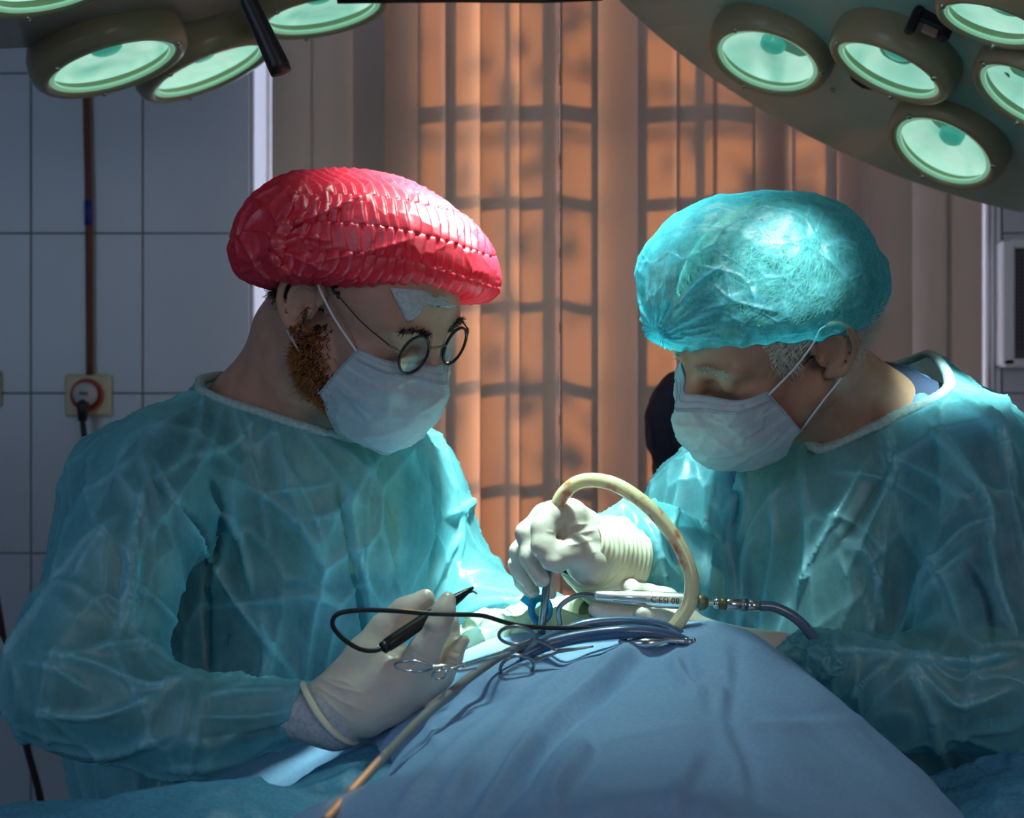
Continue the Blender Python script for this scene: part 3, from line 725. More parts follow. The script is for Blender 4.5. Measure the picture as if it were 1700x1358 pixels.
def strands(name, roots, dirs, length, r, m, parent, curl=.3, seg=4, gravity=0.0, wrap=None):
    """thousands of fine hairs as thin three-sided tapering tubes in one mesh"""
    p = np.array(roots, float); d = np.array(dirs, float); n = len(p); d /= np.linalg.norm(d, axis=1)[:, None]
    L = length*rng.uniform(.6, 1.3, n)[:, None]; Q = [p]
    for i in range(seg):
        d = d+rng.normal(0, curl, (n, 3))-[0, 0, gravity]; d /= np.linalg.norm(d, axis=1)[:, None]; Q.append(Q[-1]+d*L/seg)
    Q = np.stack(Q, 1)
    if wrap is not None: Q = wrap(Q.reshape(-1, 3)).reshape(Q.shape)
    u = np.cross(d, [.3, .5, .81]); u /= np.linalg.norm(u, axis=1)[:, None]; w = np.cross(d, u)
    rr = r*np.array([1, 1, .9, .7, .3])[:seg+1]; a = np.arange(3)*2*math.pi/3
    off = np.cos(a)[None, None, :, None]*u[:, None, None]+np.sin(a)[None, None, :, None]*w[:, None, None]
    V = (Q[:, :, None]+rr[None, :, None, None]*off).reshape(-1, 3); k = 3*(seg+1)
    base = np.array([(i*3+j, i*3+(j+1) % 3, (i+1)*3+(j+1) % 3, (i+1)*3+j) for i in range(seg) for j in range(3)])
    return tag(link(name, qmesh(V, (base[None]+k*np.arange(n)[:, None, None]).reshape(-1, 4)), m, parent), kind='stuff')

# ---- surgeon on the left (red cap) -------------------------------------------------
A_arm = [(280, 800, 1.74, 78), (140, 1120, 1.66, 70), (350, 1190, 1.60, 52), (530, 1172, 1.56, 40)]
fa = Field(); head_field(fa, HA, 1)
fa.rp((500, 560, 1.81, 84), (475, 680, 1.86, 92), .04).rp((520, 620, 1.80, 60), (495, 750, 1.89, 75), .05)
fa.rp((440, 700, 1.88, 90), (300, 780, 1.80, 70), .06).rp((490, 740, 1.92, 110), (640, 800, 1.99, 70), .06)
fa.rc(P(480, 880, 1.93), P(430, 1180, 1.95), .14, .145, .08)
fa.chain(A_arm, .02)
fa.rp((650, 830, 2.0, 70), (745, 1020, 1.97, 55), .03).rp((745, 1020, 1.97, 50), (900, 1030, 1.83, 36), .02)
fa.rc((-.36, 2.0, .86), (-.36, 2.0, .5), .09, .07, .05).rc((-.36, 2.0, .5), (-.36, 2.02, .09), .058, .04, .03).rc((-.22, 2.04, .86), (-.20, 2.05, .5), .085, .07, .03).rc((-.20, 2.05, .5), (-.18, 2.07, .09), .058, .04, .03)
fa.rc((-.36, 2.03, .05), (-.24, 1.98, .04), .042, .035, .02).rc((-.18, 2.08, .05), (-.06, 2.03, .04), .042, .035, .02)
gx = axis((-.66, -.36, .008), (-.36, -.02, .0026), (-.02, .14, .007)); gy = axis((1.45, 1.60, .008), (1.60, 1.90, .0030), (1.90, 2.25, .009)); gz_ = axis((-.005, 1.22, .014), (1.22, 1.38, .007), (1.38, 1.66, .0028))
me = implicit(fa, gx, gy, gz_, 1, 1)
person_a = tag(link('person', me, M['skin_a'], None, True, np.array([-.24, 1.98, 0])), 'surgeon on the left in a red pleated cap, round glasses and teal gown, looking down', 'person')
bv_a = BVHTree.FromPolygons([tuple(v) for v in getV(me)+ORG[person_a.name]], [tuple(p.vertices) for p in me.polygons])
def ray(bv, px, py):
    o = Vector((0, 0, CZ)); d = (Vector(P(px, py, 1.0))-o).normalized(); h = bv.ray_cast(o, d)
    return (None, None) if h[0] is None else (np.array(h[0]), np.array(h[1]))

# scrubs under the gown
fs = Field()
fs.rp((440, 700, 1.88, 98), (300, 780, 1.80, 80), .06).rp((490, 750, 1.92, 112), (640, 805, 1.99, 80), .06).rc(P(480, 880, 1.93), P(430, 1180, 1.95), .140, .148, .08)
fs.rp((280, 800, 1.74, 88), (190, 1000, 1.70, 80), .03).rp((650, 830, 2.0, 78), (705, 940, 1.985, 66), .03)
fs.rc((-.36, 2.0, .88), (-.36, 2.02, .13), .11, .07, .04).rc((-.21, 2.04, .86), (-.18, 2.07, .13), .10, .07, .03)
me = implicit(fs, axis((-.66, .14, .010)), axis((1.5, 2.3, .010)), axis((.0, 1.45, .010)), 1, 2)
link('scrub_suit', me, M['scrub_teal'], person_a)
gA = Field()
gA.rp((445, 700, 1.87, 104), (300, 765, 1.78, 92), .07).rp((500, 755, 1.89, 118), (655, 815, 1.97, 88), .07)
gA.rc(P(510, 860, 1.90), P(430, 1230, 1.93), .158, .178, .08).rc(P(400, 1230, 1.92), (-.24, 2.02, .55), .185, .27, .1)
gA.rp((255, 800, 1.72, 104), (135, 1110, 1.65, 118), .05).rp((125, 1130, 1.64, 112), (310, 1205, 1.60, 82), .03).rp((310, 1205, 1.60, 78), (500, 1178, 1.565, 50), .03)
gA.rp((215, 800, 1.84, 100), (150, 1050, 1.85, 90), .06)
gA.rp((660, 830, 1.98, 92), (752, 1020, 1.96, 100), .05).rp((752, 1025, 1.95, 92), (905, 1028, 1.83, 50), .03)
me = implicit(gA, axis((-.68, .16, .0062)), axis((1.42, 2.35, .0075)), axis((.42, .98, .03), (.98, 1.5, .0058)), 1, 2)
me_ga = me
FA = [  # creases of the left gown
 ([(345, 640), (330, 700), (305, 760), (250, 800)], 7, .006), ([(430, 690), (380, 740), (300, 760)], 6, .005), ([(255, 760), (300, 850), (380, 980), (430, 1050), (500, 1140)], 8, .010),
 ([(245, 790), (220, 900), (210, 1000), (190, 1080)], 7, .009), ([(255, 800), (330, 880), (345, 960), (340, 1040)], 9, -.012, 'g'), ([(350, 790), (370, 870), (345, 980), (348, 1130)], 9, -.014, 'g'),
 ([(150, 1080), (230, 1070), (290, 1110)], 8, .010), ([(60, 1080), (150, 1100), (250, 1140), (330, 1120)], 8, .009), ([(50, 1180), (150, 1190), (230, 1170), (260, 1150)], 8, .008),
 ([(70, 1230), (180, 1250), (290, 1220)], 8, .007), ([(260, 1280), (380, 1260), (470, 1220)], 7, .006), ([(350, 1160), (420, 1150), (500, 1150)], 8, .008), ([(330, 1190), (420, 1190), (490, 1180)], 7, .005),
 ([(330, 1225), (420, 1215), (505, 1195)], 7, -.005), ([(350, 830), (400, 900), (420, 990)], 8, .010), ([(370, 790), (450, 830), (520, 900), (540, 960)], 7, .006), ([(560, 800), (575, 900), (600, 1010), (610, 1080)], 7, -.012, 'g'),
 ([(575, 790), (590, 900), (618, 1020)], 7, .006), ([(640, 800), (650, 900), (660, 1000)], 12, -.006, 'g'), ([(430, 820), (520, 810), (560, 800)], 6, .004), ([(340, 1010), (430, 1000), (520, 990), (560, 1010)], 7, .006),
 ([(430, 1010), (440, 1080), (430, 1140)], 8, .006), ([(700, 760), (735, 830), (725, 900), (712, 980)], 8, -.008, 'g'), ([(715, 740), (745, 800), (752, 870)], 7, .006), ([(735, 860), (790, 830)], 7, .006),
 ([(760, 890), (735, 930), (712, 990)], 7, .007), ([(800, 950), (760, 1000), (720, 1040)], 8, .006), ([(860, 1000), (800, 1010), (745, 1040)], 7, .007), ([(120, 960), (160, 900), (200, 850)], 9, .006),
 ([(30, 1100), (90, 1110), (150, 1150)], 8, .007), ([(620, 760), (600, 800), (560, 850), (470, 870)], 8, .004), ([(470, 760), (520, 850), (545, 940)], 6, .004), ([(200, 960), (260, 1000), (300, 1050)], 7, .007),
 ([(380, 1110), (400, 1140), (330, 1160)], 7, .006), ([(400, 640), (300, 690), (230, 740)], 8, .004)]
crinkle(me, .10, .004, (1, 1, .6), 'f', seed=3)
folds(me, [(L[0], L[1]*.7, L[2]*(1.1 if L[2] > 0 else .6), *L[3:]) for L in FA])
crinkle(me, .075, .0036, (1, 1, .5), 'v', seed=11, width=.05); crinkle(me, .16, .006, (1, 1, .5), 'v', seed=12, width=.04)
crinkle(me, .035, .0006, (1, 1, .6), 'f', seed=8)

def on(me, pts):
    bv = BVHTree.FromPolygons([tuple(v) for v in getV(me)], [tuple(p.vertices) for p in me.polygons]); out = []
    for (px, py) in pts:
        h = ray(bv, px, py)[0]
        if h is not None: out.append(h)
    return out
def neck_cut(me, pts, ctr, rad, parent, m_trim, px_r=4.4, infl=.0):
    """open the gown above the plane through pts (inside an oval column round the neck) and return the path of the bound edge"""
    pts = np.array(pts); c = pts.mean(0); n_ = np.linalg.svd(pts-c)[2][2]; n_ *= np.sign(n_[2]); V = getV(me); ctr = np.array(ctr)
    bv = BVHTree.FromPolygons([tuple(v) for v in V], [tuple(p.vertices) for p in me.polygons]); loop = []
    zpl = lambda x, y: c[2]-((x-c[0])*n_[0]+(y-c[1])*n_[1])/n_[2]
    o_ = np.array([ctr[0], ctr[1], zpl(ctr[0], ctr[1])])
    for a in np.linspace(0, 2*math.pi, 120, endpoint=False):
        e_ = np.array([math.cos(a)*rad[0], math.sin(a)*rad[1]]); x, y = ctr[:2]+e_; q = np.array([x, y, zpl(x, y)])-o_; lim = np.linalg.norm(q); d_ = q/lim
        h = bv.ray_cast(Vector(o_), Vector(d_))
        if h[0] is not None and (Vector(o_)-h[0]).length < lim: loop.append(np.array(h[0]))
        else:
            h = bv.ray_cast(Vector((x, y, 1.7)), Vector((0, 0, -1))); loop.append(np.array(h[0]) if h[0] is not None else o_+q)
    p = loopsmooth(np.array(loop), 5)
    near = (((V-ctr)[:, :2]/np.array(rad))**2).sum(1) < 1
    cut_mesh(me, ~(near & ((V-c)@n_ > 0)))
    p = np.vstack([p, p[:1]]); s = np.r_[0, np.cumsum(np.linalg.norm(np.diff(p, axis=0), axis=1))]; t = np.linspace(0, s[-1], 260)
    q = np.stack([np.interp(t, s, p[:, k]) for k in range(3)], -1)
    r = np.array([px_r/1000*(1+.10*math.sin(i*2.4)) for i in range(len(q))]); r[0] = r[-1] = px_r/1000
    return q, r
hits = on(me, [(350, 640), (400, 676), (450, 700), (500, 712), (545, 716)]); 
q, r = neck_cut(me, hits+[P(330, 612, 1.93), P(610, 690, 1.95)], P(470, 600, 1.86), (.115, .20), None, None, 5.5)
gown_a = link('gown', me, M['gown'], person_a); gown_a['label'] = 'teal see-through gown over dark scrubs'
MB().tube(q, r, 8, False).build('collar_binding', M['gown_trim'], gown_a)

# cap
def cap_frame(H, tilt=0): return H
cA = Field()
def rotp(deg):      # rotation about the viewing axis, clockwise in the picture
    return np.array(Matrix.Rotation(math.radians(deg), 3, 'Y'))
sA = 1.77/F
cA.el(P(609, 405, 1.745), np.array([197, 190, 105])*sA, rotp(9), .03).el(P(500, 405, 1.74), np.array([98, 145, 82])*sA, rotp(-30), .03).el(P(745, 452, 1.76), np.array([88, 150, 62])*sA, rotp(28), .03)
cA.el(P(458, 434, 1.75), np.array([44, 90, 40])*sA, rotp(-10), .02).el(P(590, 360, 1.78), np.array([136, 130, 66])*sA, rotp(4), .03)
cA.el(P(585, 452, 1.745), np.array([178, 182, 70])*sA, rotp(9), .03)
# rim: cut flat below the line that runs from the nape over the ear to the brow
a_, b_ = P(420, 470, 1.76), P(800, 508, 1.78); e_ = (b_-a_)/np.linalg.norm(b_-a_); nrm = np.cross(e_, [0, 1, 0]); nrm *= np.sign(-nrm[2]); nrm += np.array([0, -.0, 0]); nrm /= np.linalg.norm(nrm)
def capfnA(Xp):
    d = cA(Xp); pl = ((Xp-a_.astype(np.float32))@nrm.astype(np.float32)).astype(np.float32); k = .022; h = np.maximum(k-np.abs(d-pl), 0)/k
    return np.maximum(d, pl)+h*h*k*.25
me = implicit(capfnA, axis((-.32, .03, .0026)), axis((1.58, 1.92, .003)), axis((1.48, 1.68, .0026)), 1, 2)
V = getV(me); N = getN(me); c0 = P(600, 450, 1.77)
rel = (V-c0)@rotp(8); az = np.arctan2(rel[:, 1]*1.1, rel[:, 0]); el_ = np.arctan2(rel[:, 2], np.hypot(rel[:, 0], rel[:, 1]))
# pleats: rows of stepped crimps stitched together, like a concertina strip
sx = rel[:, 0]*F/1.77; sy = rel[:, 2]*F/1.77
row = (sy*.9+.0009*(sx-40)**2+ .5*np.abs(rel[:, 1])*400)/40.0
wv = np.array([noise.noise(Vector(v*22)) for v in V])
ph = sx/19.0+rel[:, 1]*42+np.floor(row)*.5+wv*.75
sfr = ph-np.floor(ph); saw = np.where(sfr < .75, sfr/.75, (1-sfr)/.25)-.5
fr_ = row-np.floor(row); seam = np.exp(-np.minimum(fr_, 1-fr_)/.07)
amp = np.clip((V[:, 0]-P(470, 0, 1.77)[0])/.02, .25, 1)*np.clip((sy+62)/25, .35, 1)
V += N*(saw*.0038*amp-seam*.0014*amp)[:, None]; setV(me, V)
crinkle(me, .034, .0055, (1, 1, 1), 'v', seed=5, width=.20, mask=lambda W: np.clip((P(560, 0, 1.77)[0]-W[:, 0])/.05, .25, 1.2))
folds(me, [([(500, 300), (480, 350), (460, 400), (450, 440)], 6, .005), ([(410, 380), (450, 390), (480, 440)], 6, .004), ([(455, 415), (500, 430), (560, 455)], 6, .004), ([(440, 430), (420, 455)], 5, -.004), ([(455, 420), (470, 460)], 5, .004),
           ([(470, 380), (560, 345), (620, 320)], 5, .0035), ([(490, 440), (600, 420), (690, 395)], 5, .0030), ([(455, 415), (520, 340), (560, 300)], 5, .004), ([(450, 420), (500, 395), (550, 400)], 5, .0045), ([(450, 425), (500, 470)], 5, .004)])
capA = link('surgical_cap', me, M['red_cap'], person_a)
# gathered rim
rp = [(402, 452), (430, 466), (470, 467), (550, 478), (640, 487), (700, 497), (760, 512), (806, 516)]
rim = spline([P(x, y, d) for (x, y), d in zip(rp, (1.74, 1.66, 1.632, 1.625, 1.63, 1.65, 1.675, 1.71))], 220)
rim += np.array([[0, .0012*math.sin(i*1.9), .0016*math.sin(i*2.7)+.001*math.sin(i*.9)] for i in range(220)])


def make_mask(H, person, near, col_label=None):
    """pleated surgical mask; near = +1 / -1: x side turned to the camera"""
    rows = {0.0: [(.066, .063, -.007), (.053, .091, -.004), (.022, .108, -.002), (0, .1225, .002)],
            .12: [(.067, .060, -.018), (.057, .096, -.014), (.025, .119, -.012), (0, .138, -.010)],
            .38: [(.067, .054, -.035), (.060, .098, -.036), (.030, .126, -.035), (0, .146, -.034)],
            .62: [(.067, .048, -.056), (.059, .092, -.064), (.032, .124, -.066), (0, .140, -.064)],
            .85: [(.066, .042, -.074), (.050, .074, -.098), (.030, .106, -.104), (0, .124, -.100)],
            1.0: [(.060, .040, -.078), (.044, .064, -.110), (.024, .088, -.117), (0, .104, -.119)]}
    ks = sorted(rows); nv, nu = 70, 90; ctl = []
    for k in ks:
        r = rows[k]; full = [(-x, y, z) for (x, y, z) in r]+[(x, y, z) for (x, y, z) in r[::-1][1:]]
        ctl.append(spline(full, nu))
    ctl = np.array(ctl)                                     # rows x nu x 3
    vs = np.linspace(0, 1, nv); g = np.zeros((nv, nu, 3))
    kk = np.array(ks)
    for j in range(nu):
        c_ = spline(ctl[:, j], 400); tt = np.linspace(0, 1, 400)
        kt = np.interp(tt, np.linspace(0, 1, len(kk)), kk)
        for q_ in range(3): g[:, j, q_] = np.interp(vs, kt, c_[:, q_])
    W = H(g.reshape(-1, 3)).reshape(nv, nu, 3)
    du = np.gradient(W, axis=1); dv = np.gradient(W, axis=0); n_ = np.cross(dv, du); n_ /= np.linalg.norm(n_, axis=2)[..., None]+1e-12
    out = H((0, .2, 0))-H((0, 0, 0)); 
    if (n_[nv//2, nu//2]@out) < 0: n_ = -n_
    us = np.linspace(-1, 1, nu)
    off = np.zeros((nv, nu))
    for v0 in (.30, .50, .70):                               # three pleats, each a small step
        off += .0022/(1+np.exp((vs[:, None]-v0-.03*us[None]**2)/.010))*(1-.3*np.abs(us[None]))*(-1)
    fz = np.array([[noise.fractal(Vector(W[i, j]*28)+Vector((H.s*50, 0, 0)), 1, 2, 3) for j in range(nu)] for i in range(nv)])
    rd = np.array([[noise.voronoi(Vector(W[i, j]*30)*1.0)[0] for j in range(nu)] for i in range(nv)], dtype=object)
    cr = np.array([[math.exp(-(rd[i, j][1]-rd[i, j][0])/.10) for j in range(nu)] for i in range(nv)])
    env = np.clip(vs/.15, 0, 1)[:, None]*np.clip((1-np.abs(us))/.15, 0, 1)[None]
    off += env*(fz*.0024+cr*.0020)+.0032
    for v0 in (.035, .105, .968): off += .0006*np.exp(-((vs[:, None]-v0)/.012)**2)
    W = W+n_*off[..., None]
    V = np.vstack([W.reshape(-1, 3), (W-n_*.0008).reshape(-1, 3)]); o_ = nv*nu; Fc = []
    for i in range(nv-1):
        for j in range(nu-1):
            a = i*nu+j; Fc += [(a, a+nu, a+nu+1, a+1), (o_+a, o_+a+1, o_+a+nu+1, o_+a+nu)]
    for j in range(nu-1): Fc += [(j, j+1, o_+j+1, o_+j), ((nv-1)*nu+j, o_+(nv-1)*nu+j, o_+(nv-1)*nu+j+1, (nv-1)*nu+j+1)]
    for i in range(nv-1): Fc += [(i*nu, o_+i*nu, o_+(i+1)*nu, (i+1)*nu), (i*nu+nu-1, (i+1)*nu+nu-1, o_+(i+1)*nu+nu-1, o_+i*nu+nu-1)]
    mo = link('face_mask', mk(V, Fc), M['mask'], person); mo['label'] = 'pale pleated surgical mask'
    N2 = n_
    # welded borders: nose band, side hems
    def strip(ij, r, name):
        MB().tube([W[i, j]+N2[i, j]*.0006 for i, j in ij], r, 6, flat=.45).build(name, M['mask_in'], mo)
    strip([(0, j) for j in range(nu)], .0011, 'top_hem'); strip([(8, j) for j in range(2, nu-2)], .0008, 'nose_band')
    strip([(nv-1, j) for j in range(nu)], .0011, 'bottom_hem')
    for j in (0, nu-1): strip([(i, j) for i in range(nv)], .0014, 'side_hem')
    st = MB()
    for (i, j0, j1) in ((4, 12, nu-12), (10, 4, nu-4)):
        for j in range(j0, j1):
            for t in (0, .5):
                p_ = W[i, j]*(1-t)+W[i, min(j+1, nu-1)]*t+N2[i, j]*.0006; st.box(p_, (.0006, .0006, .0004))
    tag(st.build('stitch_marks', mat('stitches', (.25, .3, .36), .6), mo, False), kind='stuff')
    for sx, j in ((-1, 0), (1, nu-1)):                       # ear loops round the back of the ear
        top, bot = W[2, j]+N2[2, j]*.001, W[nv-3, j]+N2[nv-3, j]*.001
        L = [top, H((sx*.0785, .032, .011)), H((sx*.085, .007, .030)), H((sx*.0845, -.008, .040)), H((sx*.087, -.030, .030)), H((sx*.0855, -.036, .0)), H((sx*.0835, -.018, -.030)), H((sx*.0775, .010, -.050)), bot]
        MB().tube(spline(L, 50), .0012, 8).build('ear_loop', M['loop'], mo)
    return mo
make_mask(HA, person_a, 1)

# hair, beard, glasses, paper towel of the surgeon on the left
def shell(H, f_list, lo, hi, st, m, name, parent, crk=None, lab=None):
    f = Field()
    for c_, r_ in f_list: f.el(H(c_), np.array(r_)*H.s, H.R, .02)
    c0 = H((0, 0, 0)); me = implicit(f, axis((c0[0]+lo[0], c0[0]+hi[0], st)), axis((c0[1]+lo[1], c0[1]+hi[1], st)), axis((c0[2]+lo[2], c0[2]+hi[2], st)), 1, 1)
    if crk: crinkle(me, *crk)
    return me
fh = [((0, -.010, .048), (.0765, .0985, .086)), ((0, -.052, -.002), (.066, .058, .050))]
me = shell(HA, fh, (-.16, -.14, -.1), (.16, .14, .18), .004, None, None, None, (.006, .003, (1, 1, 1), 'f'))
V = getV(me)+0; L_ = HA.inv(V); keep = (L_[:, 2] > -.052) & ~((L_[:, 1] > .052-.35*np.clip(-L_[:, 2]+.03, 0, .1)) & (L_[:, 2] < .062)) & ~((np.abs(L_[:, 0]) > .066) & (L_[:, 1] < .018) & (L_[:, 1] > -.034) & (L_[:, 2] < .03)) & ~((np.abs(L_[:, 0]) > .05) & (L_[:, 1] > .050) & (L_[:, 2] < .03))
cut_mesh(me, keep); hairA = link('hair', me, M['hair_dark'], person_a)
V = getV(me)+ORG[person_a.name]; L_ = HA.inv(V); N = getN(me); pick = np.where((L_[:, 1] < -.03) & (L_[:, 2] < .02))[0]; pick = rng.choice(pick, min(1500, len(pick)))
down = HA((0, -.3, -1))-HA((0, 0, 0)); strands('hair_strands', V[pick], N[pick]*.7+down[None]*.8, .012, .00035, M['hair_strand_dark'], hairA, .35, 4)
# beard: jaw line towards the camera
bv_h = bv_a
roots, dirs = [], []
def beard_pts(n_, region):
    k = 0
    while k < n_:
        p = region()
        if p is None: continue
        c_ = HA((0, .03, -.03)); d_ = HA(p)-c_; d_ /= np.linalg.norm(d_)
        h = bv_h.ray_cast(Vector(HA(p)+d_*.05), Vector(-d_)); k += 1
        if h[0] is None: continue
        roots.append(np.array(h[0])); nn = np.array(h[1]); dn = HA((0, .15, -1))-HA((0, 0, 0)); dirs.append(nn*.8+dn*.7)
def reg():
    t = random.random(); x = random.choice((1, 1, -1))
    y = -.004+.085*t; z = -.026-.075*min(1, t*1.3)+random.gauss(0, .014)-.012*t; return (x*(.072-.045*t**1.4), y, z)
beard_pts(2600, reg)
bb = strands('beard_undergrowth', roots, dirs, .008, .0005, M['hair_strand_dark'], person_a, .4, 3)
roots, dirs = [], []; beard_pts(3400, reg)
def reg2():
    t = random.random(); return (.062-.03*t+random.gauss(0, .004), -.002+.06*t, -.070-.035*t+random.gauss(0, .014))
beard_pts(2200, reg2)
bb = strands('beard', roots, dirs, .0125, .00042, M['beard'], person_a, .5, 4)
# glasses
def lens_frame(H, sx):
    c_ = H((sx*.0345, .1085, .011)); nx = H((1, 0, 0))-H((0, 0, 0)); ny = H((sx*.10, 1, .16))-H((0, 0, 0)); ny /= np.linalg.norm(ny); return c_, ny
ge = empty('glasses', ORG[person_a.name]); ge.location = (0, 0, 0); ge.parent = person_a
ge['label'] = 'round thin metal glasses'
for sx in (1, -1):
    c_, ny = lens_frame(HA, sx); r_ = .0210
    MB().lathe([(r_-.0012, -.0012), (r_+.0010, -.0012), (r_+.0014, 0), (r_+.0010, .0012), (r_-.0012, .0012), (r_-.0012, -.0012)], c_, ny, 48).build('rim', M['black_metal'], ge)
    MB().lathe([(0, .0016), (r_*.5, .0012), (r_-.001, 0)], c_, ny, 40).build('lens', M['lens'], ge)
    hp = HA((sx*.0570, .104, .015)); hq = HA((sx*.066, .096, .020))
    MB().tube([hp, (hp+hq)/2+.001, hq], .0016, 8).build('hinge', M['brass'], ge)
    MB().tube(spline([hq, HA((sx*.0745, .060, .026)), HA((sx*.0785, .02, .036)), HA((sx*.082, -.006, .042)), HA((sx*.086, -.03, .028)), HA((sx*.083, -.036, .008))], 30), [.0011]*12+[.0019]*18, 8, flat=.7).build('temple_arm', M['black_metal'], ge)
    MB().tube([HA((sx*.0135, .1075, .003)), HA((sx*.010, .108, -.008)), HA((sx*.0095, .104, -.012))], .0012, 6).build('nose_pad', M['lens_rim'] if 0 else M['brass'], ge)
MB().tube(spline([HA((.0135, .1085, .017)), HA((.005, .115, .021)), HA((-.005, .115, .021)), HA((-.0135, .1085, .017))], 14), .0011, 8).build('bridge', M['brass'], ge)
# folded paper towel tucked under the cap on the brow
def sheet(px_pts, d0, thick, name, m, parent, lift=.0):
    """small flat sheet laid on the head: outline in picture positions dropped onto the surface"""
    vs_ = []
    n_ = len(px_pts); cx, cy = np.mean(px_pts, 0)
    rings = 6; V = []; Fc = []
    def drop(x, y):
        h = ray(bv_a, x, y)[0]
        return None if h is None else h
    last = drop(cx, cy)
    for k in range(rings+1):
        for (x, y) in px_pts:
            f_ = k/rings; X_, Y_ = cx+(x-cx)*f_, cy+(y-cy)*f_; h = drop(X_, Y_)
            if h is None or abs(h[1]-last[1]) > .05: h = P(X_, Y_, last[1])
            h = h+np.array([0, -.0022-.0012*math.sin(X_*.35+Y_*.2), 0]); V.append(h)
    for k in range(rings):
        for i in range(n_):
            a = k*n_+i; b2 = k*n_+(i+1) % n_; Fc.append((a, b2, b2+n_, a+n_))
    V = np.array(V); V2 = V+np.array([0, thick, 0]); o_ = len(V)
    Fc2 = Fc+[tuple(o_+q for q in f[::-1]) for f in Fc]+[(rings*n_+i, rings*n_+(i+1) % n_, o_+rings*n_+(i+1) % n_, o_+rings*n_+i) for i in range(n_)]
    return link(name, mk(np.vstack([V, V2]), Fc2), m, parent)
t_ = sheet([(648, 478), (700, 482), (740, 494), (758, 508), (746, 512), (733, 507), (722, 510), (706, 504), (700, 506), (698, 520), (688, 530), (676, 535), (668, 520), (658, 500)], 0, .0008, 'paper_towel', M['paper'], person_a)
t_['label'] = 'torn white paper towel tucked under the cap on the forehead'

# ---- surgeon on the right (cyan cap) ------------------------------------------------
fb = Field(); head_field(fb, HB, -1)
fb.rp((1345, 590, 1.80, 70), (1440, 700, 1.87, 84), .05).rp((1320, 650, 1.80, 55), (1385, 750, 1.915, 62), .05)
fb.rp((1425, 700, 1.90, 82), (1560, 775, 1.84, 66), .05).rp((1400, 720, 1.93, 92), (1200, 830, 1.98, 70), .06)
fb.rp((1352, 625, 1.760, 16), (1410, 735, 1.83, 11), .03).rp((1395, 602, 1.79, 26), (1470, 662, 1.84, 32), .03)      # neck muscle and nape
fb.rc(P(1390, 900, 1.95), P(1420, 1190, 1.96), .135, .14, .08)
fb.rp((1610, 790, 1.78, 76), (1640, 1120, 1.70, 66), .02).rp((1640, 1120, 1.70, 62), (1340, 1090, 1.68, 40), .02)
fb.rp((1190, 850, 1.98, 68), (1160, 1010, 1.90, 52), .03).rp((1160, 1010, 1.90, 50), (1000, 922, 1.73, 36), .02)
fb.rc((.31, 2.03, .86), (.29, 2.04, .5), .085, .07, .03).rc((.29, 2.04, .5), (.28, 2.06, .09), .06, .04, .03).rc((.46, 2.03, .9), (.46, 2.04, .5), .10, .075, .05).rc((.46, 2.04, .5), (.46, 2.06, .09), .06, .04, .03)
fb.rc((.28, 2.07, .05), (.18, 2.0, .04), .042, .035, .02).rc((.46, 2.07, .05), (.36, 2.0, .04), .042, .035, .02)
me = implicit(fb, axis((.04, .14, .007), (.14, .43, .0026), (.43, .66, .008)), axis((1.56, 1.60, .008), (1.60, 1.90, .0030), (1.90, 2.25, .009)), axis((-.005, 1.22, .014), (1.22, 1.33, .007), (1.33, 1.60, .0028)), 1, 1)
person_b = tag(link('person', me, M['skin_b'], None, True, np.array([.34, 2.0, 0])), 'older white-haired surgeon on the right in sheer cyan cap and teal gown, bent down', 'person')
bv_b = BVHTree.FromPolygons([tuple(v) for v in getV(me)+ORG[person_b.name]], [tuple(p.vertices) for p in me.polygons])
fs = Field()
fs.rp((1435, 700, 1.90, 90), (1580, 755, 1.82, 82), .06).rp((1480, 650, 1.90, 44), (1550, 690, 1.86, 52), .03).rp((1400, 735, 1.93, 96), (1200, 830, 1.98, 80), .06).rc(P(1390, 900, 1.95), P(1420, 1190, 1.97), .134, .146, .08)
fs.rp((1610, 790, 1.78, 86), (1640, 1010, 1.72, 78), .03).rp((1190, 850, 1.98, 76), (1172, 960, 1.93, 66), .03)
fs.rc((.31, 2.05, .86), (.28, 2.06, .13), .10, .072, .03).rc((.46, 2.03, .9), (.46, 2.06, .13), .12, .075, .05)
me = implicit(fs, axis((.06, .68, .010)), axis((1.6, 2.3, .010)), axis((.0, 1.48, .010)), 1, 2)
link('scrub_suit', me, M['scrub_navy'], person_b)
gB = Field()
gB.rp((1445, 682, 1.90, 104), (1600, 745, 1.82, 96), .07).rp((1400, 745, 1.92, 108), (1195, 850, 1.97, 92), .07).rp((1500, 668, 1.95, 84), (1600, 745, 1.92, 100), .07)
gB.rc(P(1370, 880, 1.92), P(1430, 1230, 1.95), .155, .175, .08).rc(P(1430, 1230, 1.95), (.36, 2.03, .55), .175, .26, .1)
gB.rp((1625, 790, 1.78, 112), (1655, 1110, 1.70, 118), .05).rp((1650, 1140, 1.69, 112), (1490, 1150, 1.68, 84), .03).rp((1490, 1145, 1.68, 82), (1350, 1092, 1.68, 46), .03)
gB.rp((1170, 850, 1.96, 92), (1150, 1010, 1.89, 92), .04).rp((1150, 1000, 1.88, 92), (1075, 930, 1.79, 84), .03).rp((1075, 925, 1.79, 82), (1036, 922, 1.76, 66), .03)
me = implicit(gB, axis((.07, .72, .0062)), axis((1.58, 2.35, .0075)), axis((.42, .98, .03), (.98, 1.5, .0058)), 1, 2)
